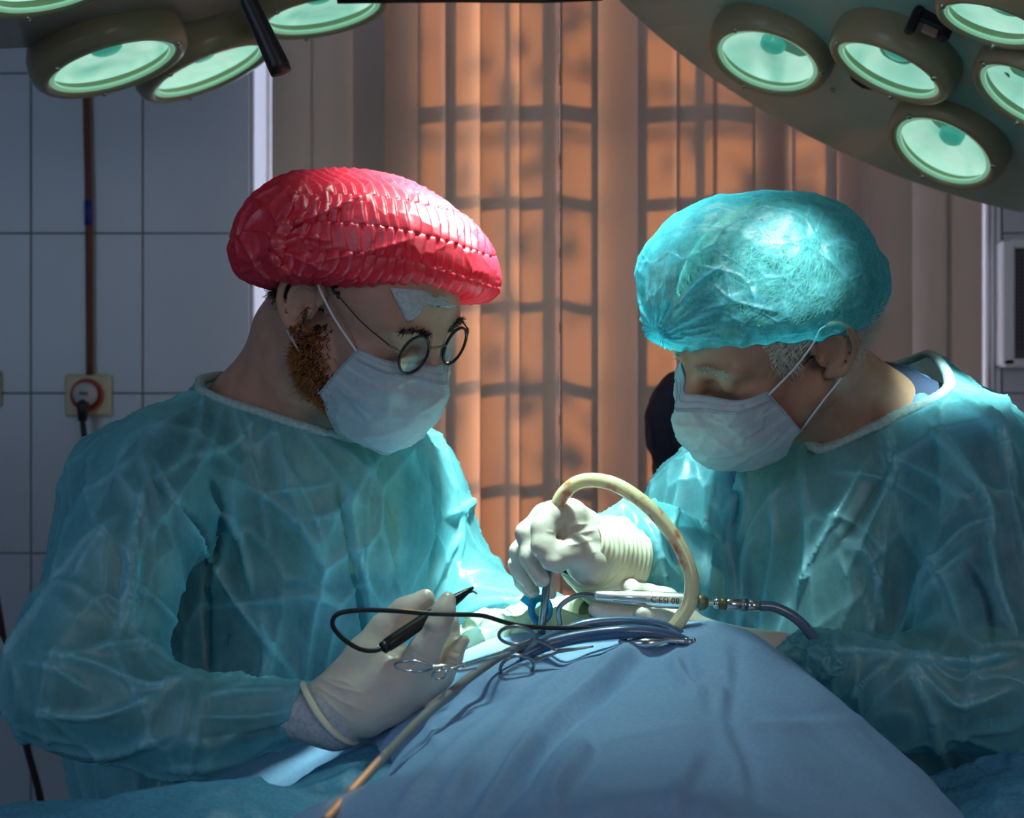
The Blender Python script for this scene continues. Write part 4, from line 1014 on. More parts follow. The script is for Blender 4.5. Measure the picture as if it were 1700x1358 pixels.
FB = [([(1310, 790), (1250, 870), (1230, 960)], 6, .005), ([(1150, 740), (1130, 820), (1110, 900)], 8, .007), ([(1190, 760), (1175, 860), (1165, 980), (1165, 1060)], 7, .009), ([(1215, 760), (1222, 830), (1215, 880)], 9, -.012, 'g'),
 ([(1235, 780), (1240, 850), (1225, 900)], 7, .006), ([(1262, 880), (1240, 920), (1228, 1000), (1225, 1080)], 7, .008), ([(1280, 800), (1285, 900), (1270, 1000), (1262, 1070)], 7, .007), ([(1440, 760), (1390, 850), (1340, 940), (1320, 1010)], 7, .008),
 ([(1500, 760), (1450, 850), (1400, 960)], 8, .008), ([(1480, 770), (1430, 860), (1370, 930)], 9, -.008, 'g'), ([(1540, 700), (1590, 760), (1640, 830), (1650, 900)], 8, .009), ([(1460, 750), (1550, 790), (1630, 850)], 8, .006),
 ([(1650, 860), (1600, 880), (1540, 950), (1510, 1020)], 7, .007), ([(1640, 880), (1660, 980), (1690, 1060)], 7, .010), ([(1620, 900), (1560, 960), (1500, 1040), (1480, 1080)], 9, .007), ([(1380, 1080), (1450, 1085), (1500, 1090)], 7, .009),
 ([(1500, 1090), (1600, 1100), (1690, 1085)], 8, .011), ([(1500, 1090), (1560, 1150), (1600, 1170), (1690, 1140)], 8, .010), ([(1480, 1095), (1440, 1130), (1400, 1170)], 7, .007), ([(1500, 1100), (1540, 1170), (1560, 1250), (1580, 1320)], 8, .008),
 ([(1620, 650), (1660, 720), (1690, 800)], 7, .006), ([(1560, 640), (1640, 690), (1700, 760)], 8, .005), ([(1390, 910), (1410, 990), (1390, 1060)], 7, .006), ([(1395, 910), (1440, 920), (1460, 1000), (1470, 1060)], 7, .006),
 ([(1090, 780), (1085, 850), (1100, 950), (1120, 1020)], 8, .006), ([(1065, 840), (1100, 880), (1130, 960)], 8, -.007, 'g'), ([(1000, 860), (1040, 850), (1060, 900), (1055, 1000)], 6, .006), ([(1015, 850), (1030, 910), (1050, 960)], 6, .006),
 ([(1040, 845), (1080, 900), (1110, 980)], 6, .006), ([(985, 875), (1010, 880), (1030, 930)], 5, .004), ([(1330, 780), (1340, 900), (1330, 1000)], 8, .006), ([(1540, 900), (1580, 980), (1600, 1050)], 8, .006), ([(1600, 930), (1640, 1000), (1650, 1080)], 8, -.008, 'g'),
 ([(1380, 780), (1480, 800), (1560, 850)], 7, .005), ([(1310, 1000), (1290, 1060), (1260, 1100)], 7, .006), ([(1360, 850), (1420, 870), (1480, 930)], 7, .004)]
crinkle(me, .10, .004, (1, 1, .6), 'f', seed=23)
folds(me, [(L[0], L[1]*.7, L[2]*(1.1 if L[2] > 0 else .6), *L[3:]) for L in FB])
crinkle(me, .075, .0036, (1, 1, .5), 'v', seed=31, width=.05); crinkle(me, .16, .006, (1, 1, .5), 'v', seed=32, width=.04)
crinkle(me, .035, .0006, (1, 1, .6), 'f', seed=28)
hits = on(me, [(1318, 738), (1350, 748), (1395, 746), (1440, 733), (1500, 693), (1540, 652)])
q, r = neck_cut(me, hits+[P(1470, 590, 2.03), P(1330, 680, 2.02)], P(1428, 690, 1.90), (.092, .19), None, None, 7.0)
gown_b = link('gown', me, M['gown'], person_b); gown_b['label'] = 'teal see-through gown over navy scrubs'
MB().tube(q, r, 8, False, flat=.6).build('collar_binding', M['gown_trim'], gown_b)
# scrub collar showing inside the gown neck
MB().tube(spline(Pts([(1500, 612, 1.92), (1532, 632, 1.87), (1535, 655, 1.83), (1518, 684, 1.805), (1494, 708, 1.80)]), 40), [.010+.0015*math.sin(i*.9) for i in range(40)], 12, True, flat=.45).build('scrub_collar', M['scrub_blue'], person_b)['label'] = 'lighter blue scrub collar'
# tie knot on the shoulder
hh = on(gown_b.data, []) 
kk_ = P(1612, 655, 1.83)
MB().tube(spline([P(1575, 668, 1.80), P(1597, 664, 1.80), P(1612, 655, 1.80), P(1626, 650, 1.81)], 20), [.002]*7+[.0045]*6+[.006]*4+[.003]*3, 8).build('tie_knot', M['gown_trim'], gown_b)

# hair
me = shell(HB, [((0, -.010, .048), (.081, .102, .090)), ((0, -.052, -.004), (.068, .064, .052))], (-.16, -.14, -.1), (.16, .14, .18), .004, None, None, None, (.012, .006, (1, 1, 1), 'f'))
V = getV(me)+0; L_ = HB.inv(V); keep = (L_[:, 2] > -.054) & ~((L_[:, 1] > .050-.35*np.clip(-L_[:, 2]+.03, 0, .1)) & (L_[:, 2] < .070)) & ~((np.abs(L_[:, 0]) > .066) & (L_[:, 1] < .018) & (L_[:, 1] > -.034) & (L_[:, 2] < .03))
cut_mesh(me, keep); hairB = link('hair', me, M['hair_grey'], person_b)
V = getV(me)+ORG[person_b.name]; L_ = HB.inv(V); N = getN(me); back = HB((0, -.6, -1))-HB((0, 0, 0))
pick = np.where((L_[:, 1] < -.032) & (L_[:, 2] < .02))[0]; pick = rng.choice(pick, min(2600, len(pick)))
strands('hair_strands', V[pick], N[pick]*.6+back[None]*.8, .020, .00035, M['hair_strand_grey'], hairB, .38, 4)
pick = np.where((L_[:, 1] > .016) & (L_[:, 2] < .04) & (L_[:, 2] > -.03))[0]
if len(pick):
    pick = rng.choice(pick, 700); strands('sideburn_strands', V[pick], N[pick]*.25+(HB((0, .2, -1))-HB((0, 0, 0)))[None], .014, .0003, M['hair_strand_grey'], hairB, .3, 4)
def wrapB(q):
    l = HB.inv(q)-np.array([0, -.010, .048]); k = np.sqrt(((l/np.array([.081, .102, .090]))**2).sum(1)); l = l/k[:, None]*(1.02+.03*rng.random(len(l))[:, None]*0+.02); return HB(l+np.array([0, -.010, .048]))
pick = np.where(L_[:, 2] > .035)[0]; pick = rng.choice(pick, 2600); swirl = np.cross(N[pick], HB((0, .3, 1))-HB((0, 0, 0)))
strands('crown_strands', V[pick], swirl+N[pick]*.12+.4*(HB((0, -1, 0))-HB((0, 0, 0)))[None], .045, .00045, M['hair_strand_grey'], hairB, .22, 4, wrap=wrapB)
# eyebrows
for H_, per, m_, sx_ in ((HB, person_b, M['hair_strand_grey'], (-1, 1)), (HA, person_a, M['hair_strand_dark'], (-1, 1))):
    for sx in sx_:
        ro, di = [], []
        for k in range(160):
            t = random.random(); p = H_((sx*(.012+.036*t), .125, .031+.004*math.sin(t*3)+random.gauss(0, .0016))); dd_ = H_((0, -1, 0))-H_((0, 0, 0))
            h = (bv_b if H_ is HB else bv_a).ray_cast(Vector(p), Vector(dd_).normalized())
            if h[0] is not None: ro.append(np.array(h[0])); di.append(np.array(h[1])*.5+H_((sx, 0, -.1))-H_((0, 0, 0)))
        strands('eyebrow', ro, di, .008, .0003, m_, per, .2, 3)
make_mask(HB, person_b, -1)

# sheer cap
cB = Field(); sB = 1.745/F
cB.el(P(1262, 456, 1.745), np.array([196, 190, 114])*sB, rotp(8), .03).el(P(1335, 440, 1.745), np.array([118, 160, 104])*sB, rotp(25), .03).el(P(1155, 490, 1.735), np.array([92, 150, 92])*sB, rotp(-30), .03)
cB.el(P(1436, 478, 1.76), np.array([34, 70, 52])*sB, rotp(20), .02).el(P(1265, 400, 1.75), np.array([150, 150, 76])*sB, rotp(0), .03)
cB.el(P(1262, 530, 1.745), np.array([172, 190, 84])*sB, rotp(-6), .03)
bp_ = [P(1095, 580, 1.70), P(1200, 606, 1.62), P(1300, 592, 1.61), P(1440, 556, 1.68), P(1250, 545, 1.90)]
bc = np.mean(bp_, 0); nb = np.linalg.svd(np.array(bp_)-bc)[2][2]; nb *= np.sign(-nb[2])
def capfnB(Xp):
    d = cB(Xp); pl = ((Xp-bc.astype(np.float32))@nb.astype(np.float32)).astype(np.float32); k = .018; h = np.maximum(k-np.abs(d-pl), 0)/k
    return np.maximum(d, pl)+h*h*k*.25
me = implicit(capfnB, axis((.10, .44, .0028)), axis((1.56, 1.94, .003)), axis((1.44, 1.66, .0028)), 1, 2)
V = getV(me); N = getN(me); S_ = proj(V)
fan = np.arctan2(S_[:, 1]-556, S_[:, 0]-1092); dist = np.hypot(S_[:, 0]-1092, S_[:, 1]-556)
wv = np.array([noise.noise(Vector(v*25)) for v in V])
rx = np.abs((V-bc)@nb)*F/1.745                                  # height above the rim
gath = np.sin(S_[:, 0]/6.5+wv*2.0)*np.exp(-rx/26)*.0013+np.maximum(0, np.sin(S_[:, 0]/9.0+wv*2.5))*np.exp(-((rx-55)/34)**2)*.0012
fans = (.5+.5*np.sin(fan*26+wv*2))**3*np.exp(-dist/75)*.0045*np.clip(dist/25, 0, 1)
V += N*(gath+fans)[:, None]; setV(me, V); fold_opacity(me, np.clip(fans/.0045, 0, 1)+np.exp(-rx/16)*.9+np.clip(gath/.0012, 0, 1)*.25)
crinkle(me, .04, .0008, (1, 1, 1), 'v', seed=41, width=.03)
crinkle(me, .05, .004, (1, 1, 1), 'f', seed=44)
folds(me, [([(1095, 552), (1150, 480), (1200, 440)], 4, .003), ([(1095, 555), (1160, 520), (1220, 500)], 4, .003), ([(1180, 470), (1220, 500), (1300, 520)], 4, .0025), ([(1150, 440), (1230, 460), (1260, 510)], 3, .002), ([(1095, 556), (1130, 560), (1200, 545)], 4, .003),
           ([(1300, 400), (1360, 420), (1420, 480)], 4, .002), ([(1160, 470), (1200, 450), (1215, 520)], 4, .003)])
capB = link('surgical_cap', me, M['blue_cap'], person_b); capB['label'] = 'sheer cyan bouffant cap with the hair showing through'

# ---- gloved hands -----------------------------------------------------------------
def hand(name, person, chains, lo, hi, step=.0022, k=.006, lines=(), wr=.0011, label=None):
    f = Field()
    for c_ in chains: f.chain(c_, k)
    me = implicit(f, axis((lo[0], hi[0], step)), axis((lo[1], hi[1], step)), axis((lo[2], hi[2], step)), 1, 1)
    folds(me, lines); crinkle(me, .030, wr*.8, (1, 1, 1), 'f', seed=2)
    o = link(name, me, M['glove'], person)
    if label: o['label'] = label
    return o
def bbox(ch, m_=.02):
    q = np.array([P(*p[:3]) for c_ in ch for p in c_]); r = max(p[3]*p[2]/F for c_ in ch for p in c_); return q.min(0)-r-.006, q.max(0)+r+.006
def ruffle(name, person, c0, c1, r0, r1, n_, amp, m, seg=56):
    c0, c1 = np.array(c0), np.array(c1); ax_ = c1-c0; L_ = np.linalg.norm(ax_); prof = []
    N_ = n_*6
    for i in range(N_+1):
        t = i/N_; prof.append((r0+(r1-r0)*t**.8+amp*math.sin(t*n_*2*math.pi), t*L_))
    prof += [(prof[-1][0]-.002, L_+.001), (prof[-1][0]-.004, L_-.004), (r0*.8, L_*.5)]
    mb = MB().lathe(prof, c0, ax_, seg); V = np.array(mb.V)
    V += np.array([noise.noise_vector(Vector(v*60)) for v in V])*.0012
    return link(name, mk(V, mb.F), m, person)
ch = [[(530, 1176, 1.565, 46), (600, 1165, 1.56, 58), (655, 1130, 1.56, 56), (690, 1118, 1.56, 44)], [(560, 1160, 1.565, 48), (615, 1100, 1.57, 44), (640, 1075, 1.575, 32)], [(560, 1190, 1.56, 42), (640, 1160, 1.56, 44), (715, 1125, 1.56, 32)],
      [(612, 1090, 1.575, 38), (640, 1045, 1.58, 28), (672, 1018, 1.582, 25), (706, 995, 1.585, 17)],
      [(690, 1110, 1.55, 34), (706, 1078, 1.54, 26), (727, 1042, 1.535, 21), (736, 1015, 1.54, 18), (743, 996, 1.545, 14)],
      [(718, 1112, 1.57, 28), (745, 1068, 1.58, 20), (744, 1035, 1.585, 17), (738, 1010, 1.59, 14)],
      [(735, 1118, 1.56, 22), (752, 1092, 1.56, 15), (770, 1064, 1.565, 11)]]
lo, hi = bbox(ch)
gl = [([(520, 1120), (560, 1140), (600, 1150)], 4, .0014), ([(520, 1135), (560, 1160), (605, 1180)], 4, .0014), ([(530, 1125), (565, 1130), (590, 1140)], 4, .0012), ([(700, 1040), (720, 1052), (745, 1050)], 3, -.0014), ([(682, 1080), (700, 1092), (712, 1095)], 3, -.0012),
      ([(640, 1060), (665, 1090), (680, 1110)], 8, -.0025, 'g'), ([(735, 1075), (728, 1110), (720, 1140)], 6, -.003, 'g'), ([(745, 1080), (765, 1085)], 3, -.001), ([(742, 1092), (758, 1098)], 3, -.001), ([(530, 1150), (560, 1180), (590, 1200)], 4, .0012)]
hand('glove', person_a, ch, lo, hi, lines=gl, label='cream latex glove on the near hand')
cA_ = P(545, 1185, 1.56); ax_ = np.array([.72, .05, .69]); ax_ /= np.linalg.norm(ax_)
u_ = np.cross(ax_, [0, 1, 0]); u_ /= np.linalg.norm(u_); w_ = np.cross(ax_, u_)
ringp = [cA_+u_*math.cos(t)*(66*1.56/F)+w_*math.sin(t)*(58*1.56/F)+ax_*.003*math.sin(2*t+1) for t in np.linspace(0, 2*math.pi, 60)]
MB().tube(ringp, .0036, 10, False, flat=.6).build('glove_roll', M['glove_cuff'], person_a)
kf = Field().rp((498, 1182, 1.565, 50), (556, 1192, 1.56, 55), .01)
me = implicit(kf, axis((-.26, -.12, .003)), axis((1.50, 1.63, .003)), axis((1.04, 1.18, .003)), 1, 1); crinkle(me, .03, .002, (1, 1, 1), 'f')
link('knit_cuff', me, cloth('white knit cuff', (.62, .66, .74), 1, .2, .05, .5, (90, .3, .001)), person_a)
# far hand of the left surgeon
ch = [[(905, 1028, 1.83, 34), (975, 1024, 1.79, 30), (1010, 1022, 1.76, 26)]]
lo, hi = bbox(ch); hand('glove', person_a, ch, lo, hi, label='cream latex glove on the far hand')
ruffle('glove_cuff', person_a, P(935, 1026, 1.80), P(982, 1022, 1.765), .024, .021, 5, .0012, M['glove_cuff'])
# raised hand of the right surgeon, holding the suction cannula
ch = [[(1010, 922, 1.735, 48), (965, 905, 1.70, 46), (940, 875, 1.685, 34)], [(985, 890, 1.71, 36), (950, 855, 1.69, 24)], [(1000, 945, 1.715, 36), (975, 935, 1.685, 34), (948, 915, 1.665, 26), (929, 922, 1.655, 21), (926, 935, 1.653, 17)],
      [(945, 855, 1.685, 28), (918, 855, 1.67, 23), (902, 876, 1.66, 20), (902, 908, 1.65, 19), (913, 932, 1.643, 16)],
      [(945, 862, 1.70, 26), (905, 858, 1.69, 22), (876, 885, 1.685, 19), (880, 925, 1.675, 17), (899, 962, 1.665, 14)],
      [(930, 875, 1.71, 24), (886, 885, 1.71, 18), (862, 915, 1.705, 15), (868, 952, 1.70, 14), (886, 982, 1.69, 11)],
      [(930, 890, 1.725, 20), (882, 905, 1.725, 15), (857, 938, 1.72, 12), (866, 968, 1.715, 11), (884, 990, 1.71, 9)], [(905, 950, 1.70, 12), (915, 985, 1.695, 10)]]
lo, hi = bbox(ch)
gl = [([(990, 880), (965, 885), (940, 893)], 4, .0018), ([(985, 895), (962, 903), (940, 906)], 4, .0018), ([(978, 870), (952, 872), (938, 880)], 4, .0016), ([(990, 915), (970, 925), (955, 928)], 3, .0012), ([(938, 870), (936, 885), (934, 897)], 4, -.003, 'g'),
      ([(885, 925), (900, 922)], 3, -.001), ([(890, 935), (905, 932)], 3, -.001), ([(864, 975), (878, 972)], 3, -.001), ([(905, 882), (920, 884)], 3, .0008)]
hand('glove', person_b, ch, lo, hi, lines=gl, label='cream latex glove on the raised hand')
ruffle('glove_cuff', person_b, P(958, 908, 1.69), P(1016, 934, 1.742), .030, .051, 11, .0005, M['glove_cuff'])
# lower hand of the right surgeon, holding the handpiece
ch = [[(1330, 1088, 1.685, 34), (1200, 1066, 1.69, 30), (1140, 1048, 1.69, 32), (1100, 1028, 1.70, 30)], [(1130, 1035, 1.70, 32), (1105, 1000, 1.712, 24), (1072, 985, 1.71, 17), (1042, 977, 1.70, 17), (1012, 984, 1.70, 13), (992, 990, 1.70, 10)], [(1048, 976, 1.69, 14), (1056, 982, 1.672, 12)],
      [(1130, 1040, 1.685, 26), (1095, 1030, 1.67, 19), (1072, 1024, 1.663, 15), (1066, 1018, 1.66, 13)], [(1110, 1035, 1.69, 24), (1060, 1026, 1.675, 17), (1022, 1020, 1.668, 15), (988, 1012, 1.665, 12)], [(1110, 1042, 1.68, 20), (1060, 1045, 1.675, 14), (1000, 1034, 1.67, 12)]]
lo, hi = bbox(ch); gl = [([(1030, 1005), (1024, 1030)], 3, -.0012), ([(1000, 1002), (998, 1024)], 3, -.001), ([(1085, 1015), (1085, 1040)], 3, -.001)]
hand('glove', person_b, ch, lo, hi, lines=gl, label='cream latex glove on the lower hand with the handpiece')

# ---- third person behind the right surgeon ----------------------------------------
HC = Head(2.6, -.35, 0, 1.0, 1262, 560, 2.50)
fp_ = Field(); head_field(fp_, HC, 1); fp_.rp((1255, 620, 2.52, 52), (1240, 720, 2.56, 60), .04).rp((1240, 740, 2.60, 140), (1260, 1000, 2.6, 140), .06).rp((1150, 720, 2.5, 60), (1165, 900, 2.45, 45), .02).rp((1165, 900, 2.45, 42), (1215, 1050, 2.38, 30), .02)
fp_.rc((.30, 2.6, .9), (.30, 2.6, .1), .10, .05, .05).rc((.46, 2.6, .9), (.46, 2.6, .1), .10, .05, .05).rc((.30, 2.6, .05), (.28, 2.5, .04), .04, .035, .02).rc((.46, 2.6, .05), (.46, 2.5, .04), .04, .035, .02)
person_c = tag(link('person', implicit(fp_, axis((.1, .27, .010), (.27, .49, .0042), (.49, .62, .01)), axis((2.3, 2.38, .01), (2.38, 2.64, .0045), (2.64, 2.82, .012)), axis((-.005, 1.38, .014), (1.38, 1.66, .0042)), 1, 1), M['skin_a']), 'person in a dark purple shirt standing behind the right surgeon, mostly hidden', 'person')
fp_ = Field().rp((1160, 690, 2.5, 76), (1140, 735, 2.46, 62), .03).rp((1240, 700, 2.55, 90), (1150, 700, 2.5, 72), .04).rp((1240, 740, 2.60, 155), (1260, 1040, 2.6, 160), .06).rc((.30, 2.6, .9), (.30, 2.6, .12), .12, .07, .05).rc((.46, 2.6, .9), (.46, 2.6, .12), .12, .07, .05)
me = implicit(fp_, axis((.06, .68, .009)), axis((2.25, 2.82, .010)), axis((.08, 1.5, .010)), 1, 2); crinkle(me, .05, .006, (1, 1, 1), 'f'); folds(me, [([(1130, 620), (1095, 670), (1085, 740)], 8, .008), ([(1100, 700), (1120, 740), (1140, 750)], 6, .008), ([(1110, 640), (1105, 700), (1120, 760)], 8, -.008, 'g')])
link('shirt', me, M['purple'], person_c)
me = shell(HC, fh, (-.16, -.14, -.1), (.16, .14, .18), .005, None, None, None, (.006, .003, (1, 1, 1), 'f'))
V = getV(me); L_ = HC.inv(V); cut_mesh(me, (L_[:, 2] > -.05) & ~((L_[:, 1] > .045) & (L_[:, 2] < .065)) & ~((np.abs(L_[:, 0]) > .066) & (L_[:, 1] < .018) & (L_[:, 1] > -.034) & (L_[:, 2] < .03)))
link('hair', me, M['hair_dark'], person_c)

# ------------------------------------------------------------------ operating table and drapes
tb_ = MB().box((.12, 1.55, .86), (.62, 1.1, .08), .03).box((.12, 1.55, .80), (.56, 1.0, .04), .01)
tb_.box((.12, 1.6, .45), (.16, .22, .7), .02).box((.12, 1.6, .05), (.5, .8, .10), .03)
table = tag(tb_.build('operating_table', M['steel_dark'], None, False), 'operating table wholly under the blue drape between the two surgeons', 'table')
CP = [(1190, 1040, 1.62), (1130, 1066, 1.60), (1000, 1078, 1.62), (880, 1088, 1.62), (800, 1092, 1.61), (730, 1138, 1.60), (650, 1192, 1.58), (610, 1240, 1.56), (590, 1296, 1.54),
      (1300, 1085, 1.60), (1400, 1165, 1.56), (1500, 1255, 1.52), (1600, 1345, 1.48), (850, 1358, 1.12), (1200, 1358, 1.12), (500, 1358, 1.22), (1000, 1200, 1.36), (1200, 1190, 1.36), (800, 1215, 1.38), (1400, 1290, 1.3), (1050, 1110, 1.50), (1180, 1090, 1.5), (880, 1130, 1.50)]
C3 = [P(*c_) for c_ in CP]+[np.array(c_) for c_ in ((-.08, 1.72, 1.13), (.02, 1.80, 1.155), (.15, 1.80, 1.15), (.25, 1.75, 1.12), (.36, 1.80, 1.0), (-.2, 1.75, 1.06), (0, 2.0, 1.05), (.2, 2.0, 1.05), (-.25, 1.5, .98), (.46, 1.2, .96), (-.22, 1.1, 1.02), (.1, .95, 1.08), (.55, 1.7, .84), (-.33, 1.3, .92))]
C3 = np.array(C3)
def rbf_fit(C, z, sm=1e-4):
    D = np.linalg.norm(C[:, None]-C[None], axis=2); n_ = len(C); A = np.zeros((n_+3, n_+3)); A[:n_, :n_] = np.sqrt(D**2+.03**2)-np.eye(n_)*sm; A[:n_, n_:n_+2] = C; A[:n_, n_+2] = 1; A[n_:, :n_] = A[:n_, n_:].T
    w = np.linalg.solve(A, np.r_[z, 0, 0, 0]); return lambda X_: np.sqrt(((X_[:, None]-C[None])**2).sum(2)+.03**2)@w[:n_]+X_@w[n_:n_+2]+w[n_+2]
zf = rbf_fit(C3[:, :2], C3[:, 2])
nx_, ny_ = 260, 250; gxx = np.linspace(-.34, .60, nx_); gyy = np.linspace(.92, 2.02, ny_)
GX, GY = np.meshgrid(gxx, gyy, indexing='ij'); XY = np.stack([GX.ravel(), GY.ravel()], -1); Z = np.maximum(zf(XY), .70)
V = np.column_stack([XY, Z]); ii = np.arange(nx_*ny_).reshape(nx_, ny_)
Q = np.stack([ii[:-1, :-1], ii[1:, :-1], ii[1:, 1:], ii[:-1, 1:]], -1).reshape(-1, 4)
me = qmesh(V, Q); crinkle(me, .16, .010, (1, 1, 1), 'f', seed=4)
FD = [([(1130, 1068), (1060, 1090), (1000, 1135), (930, 1190), (885, 1240), (850, 1290), (800, 1358)], 13, .012, 's'), ([(1100, 1085), (1040, 1115), (985, 1155), (900, 1225)], 9, .006, 'g'), ([(940, 1243), (1030, 1225), (1120, 1208), (1210, 1200), (1300, 1196), (1420, 1190)], 9, .004, 's'),
      ([(1208, 1050), (1215, 1120), (1205, 1200), (1235, 1270), (1250, 1358)], 10, .003, 's'), ([(1130, 1080), (1140, 1120), (1165, 1140), (1215, 1145)], 10, .008, 's'), ([(1165, 1145), (1190, 1175), (1240, 1180), (1300, 1190)], 12, -.004, 'g'),
      ([(850, 1085), (800, 1130), (760, 1170), (700, 1230), (640, 1290)], 9, .006, 'r'), ([(980, 1080), (900, 1110), (830, 1150), (780, 1165)], 12, -.008, 'g'), ([(940, 1085), (870, 1105), (800, 1150)], 8, .005, 'r'), ([(830, 1180), (760, 1240), (700, 1300), (650, 1358)], 10, .006, 'r'),
      ([(720, 1160), (660, 1215), (610, 1290)], 9, .006, 'r'), ([(950, 1210), (980, 1240), (940, 1300), (930, 1358)], 14, .005, 's'), ([(760, 1190), (720, 1210), (735, 1250)], 8, .004), ([(1190, 1042), (1230, 1060), (1330, 1120), (1500, 1262), (1600, 1350)], 10, .004, 'r'),
      ([(1000, 1100), (930, 1150), (870, 1210), (780, 1300), (740, 1358)], 16, .006, 's'), ([(1170, 1250), (1150, 1290), (1120, 1358)], 14, .004, 's')]
folds(me, FD, facing=False)
V = getV(me)
# skirt hanging down all round
rimI = np.concatenate([ii[:, 0], ii[-1, 1:], ii[-2::-1, -1], ii[0, -2:0:-1]]); nr = len(rimI); R0 = V[rimI]; allV = [V]; Qs = [Q]; prev = rimI; n0 = len(V); ctr_ = np.array([.12, 1.5])
for k in range(1, 13):
    t = k/12; Wr = R0.copy(); s_ = np.arange(nr); out_ = (Wr[:, :2]-ctr_); out_ /= np.linalg.norm(out_, axis=1)[:, None]
    Wr[:, :2] += out_*(.02*t+.018*t*np.sin(s_*.16)+.01*t*np.sin(s_*.07))[:, None]; Wr[:, 2] = R0[:, 2]*(1-t)+.42*t
    ids = n0+np.arange(nr); n0 += nr; allV.append(Wr); Qs.append(np.stack([prev, ids, np.roll(ids, -1), np.roll(prev, -1)], -1)); prev = ids
me2 = qmesh(np.vstack(allV), np.vstack(Qs)); bpy.data.meshes.remove(me)
drape = tag(link('drape', me2, M['drape']), 'large blue surgical drape humped over the patient in the foreground', 'drape')
bv_d = BVHTree.FromPolygons([tuple(v) for v in getV(me2)+ORG[drape.name]], [tuple(p.vertices) for p in me2.polygons])
# lower sheet, left of the main drape
nx_, ny_ = 150, 90; gxx = np.linspace(-.72, -.06, nx_); gyy = np.linspace(1.02, 1.58, ny_); GX, GY = np.meshgrid(gxx, gyy, indexing='ij')
CPl = [P(0, 1345, 1.46), P(110, 1328, 1.46), P(350, 1312, 1.48), P(480, 1300, 1.50), P(560, 1262, 1.53), P(600, 1240, 1.58), P(350, 1358, 1.32)]; C3 = np.array(CPl+[np.array(c_) for c_ in ((-.5, 1.56, .95), (-.25, 1.56, 1.0), (-.6, 1.1, .9), (-.2, 1.1, .98), (-.4, 1.05, .95), (-.72, 1.5, .9), (-.1, 1.3, .98))])
zf = rbf_fit(C3[:, :2], C3[:, 2]); Z = zf(np.stack([GX.ravel(), GY.ravel()], -1)); V = np.column_stack([GX.ravel(), GY.ravel(), Z]); ii = np.arange(nx_*ny_).reshape(nx_, ny_)
Q = np.stack([ii[:-1, :-1], ii[1:, :-1], ii[1:, 1:], ii[:-1, 1:]], -1).reshape(-1, 4); me = qmesh(V, Q); crinkle(me, .08, .010, (1, 1, 1), 'f', seed=14)
folds(me, [([(350, 1320), (430, 1300), (520, 1270)], 8, .006), ([(380, 1290), (450, 1270), (560, 1250)], 8, .008), ([(480, 1320), (560, 1300), (600, 1270)], 8, .006)], False)
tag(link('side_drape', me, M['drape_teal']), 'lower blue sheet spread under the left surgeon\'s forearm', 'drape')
# sheet at the lower right
nx_, ny_ = 90, 70; gxx = np.linspace(.38, .72, nx_); gyy = np.linspace(1.30, 1.62, ny_); GX, GY = np.meshgrid(gxx, gyy, indexing='ij')
C3 = np.array([P(1560, 1300, 1.60), P(1640, 1300, 1.58), P(1700, 1285, 1.58), P(1620, 1358, 1.45), P(1700, 1358, 1.42), P(1500, 1300, 1.62), np.array([.72, 1.35, .95]), np.array([.4, 1.35, .93])])
zf = rbf_fit(C3[:, :2], C3[:, 2]); Z = zf(np.stack([GX.ravel(), GY.ravel()], -1)); V = np.column_stack([GX.ravel(), GY.ravel(), Z]); ii = np.arange(nx_*ny_).reshape(nx_, ny_)
Q = np.stack([ii[:-1, :-1], ii[1:, :-1], ii[1:, 1:], ii[:-1, 1:]], -1).reshape(-1, 4); me = qmesh(V, Q); crinkle(me, .06, .012, (1, 1, 1), 'f', seed=24); crinkle(me, .05, .006, (1, 1, 1), 'v', seed=2, width=.12)
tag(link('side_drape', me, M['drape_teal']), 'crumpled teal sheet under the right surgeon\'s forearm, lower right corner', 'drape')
# bright teal wrap heaped at the field, behind the hoses
fw_ = Field().rp((800, 1050, 1.74, 34), (930, 1062, 1.72, 36), .03).rp((930, 1062, 1.72, 34), (1060, 1066, 1.72, 30), .03).rp((860, 1035, 1.80, 28), (1000, 1050, 1.80, 26), .03)
me = implicit(fw_, axis((-.10, .18, .004)), axis((1.66, 1.86, .004)), axis((1.10, 1.24, .004)), 1, 1); crinkle(me, .03, .006, (1, 1, 1), 'v', seed=3, width=.12); crinkle(me, .05, .006, (1, 1, 1), 'f')
tag(link('field_drape', me, M['field_cloth']), 'brightly lit pale green cloth at the wound, behind the hoses', 'drape')
# crumpled cuff lying against the drape, in front of the right surgeon's sleeve
fc_ = Field().rp((1310, 1085, 1.665, 22), (1370, 1098, 1.66, 34), .02)
me = implicit(fc_, axis((.25, .37, .0025)), axis((1.61, 1.71, .0025)), axis((1.10, 1.19, .0025)), 1, 1); crinkle(me, .018, .005, (1, 1, 1), 'v', seed=6, width=.14); crinkle(me, .02, .004, (1, 1, 1), 'f', seed=7)
link('sleeve_cuff', me, M['gown'], person_b)

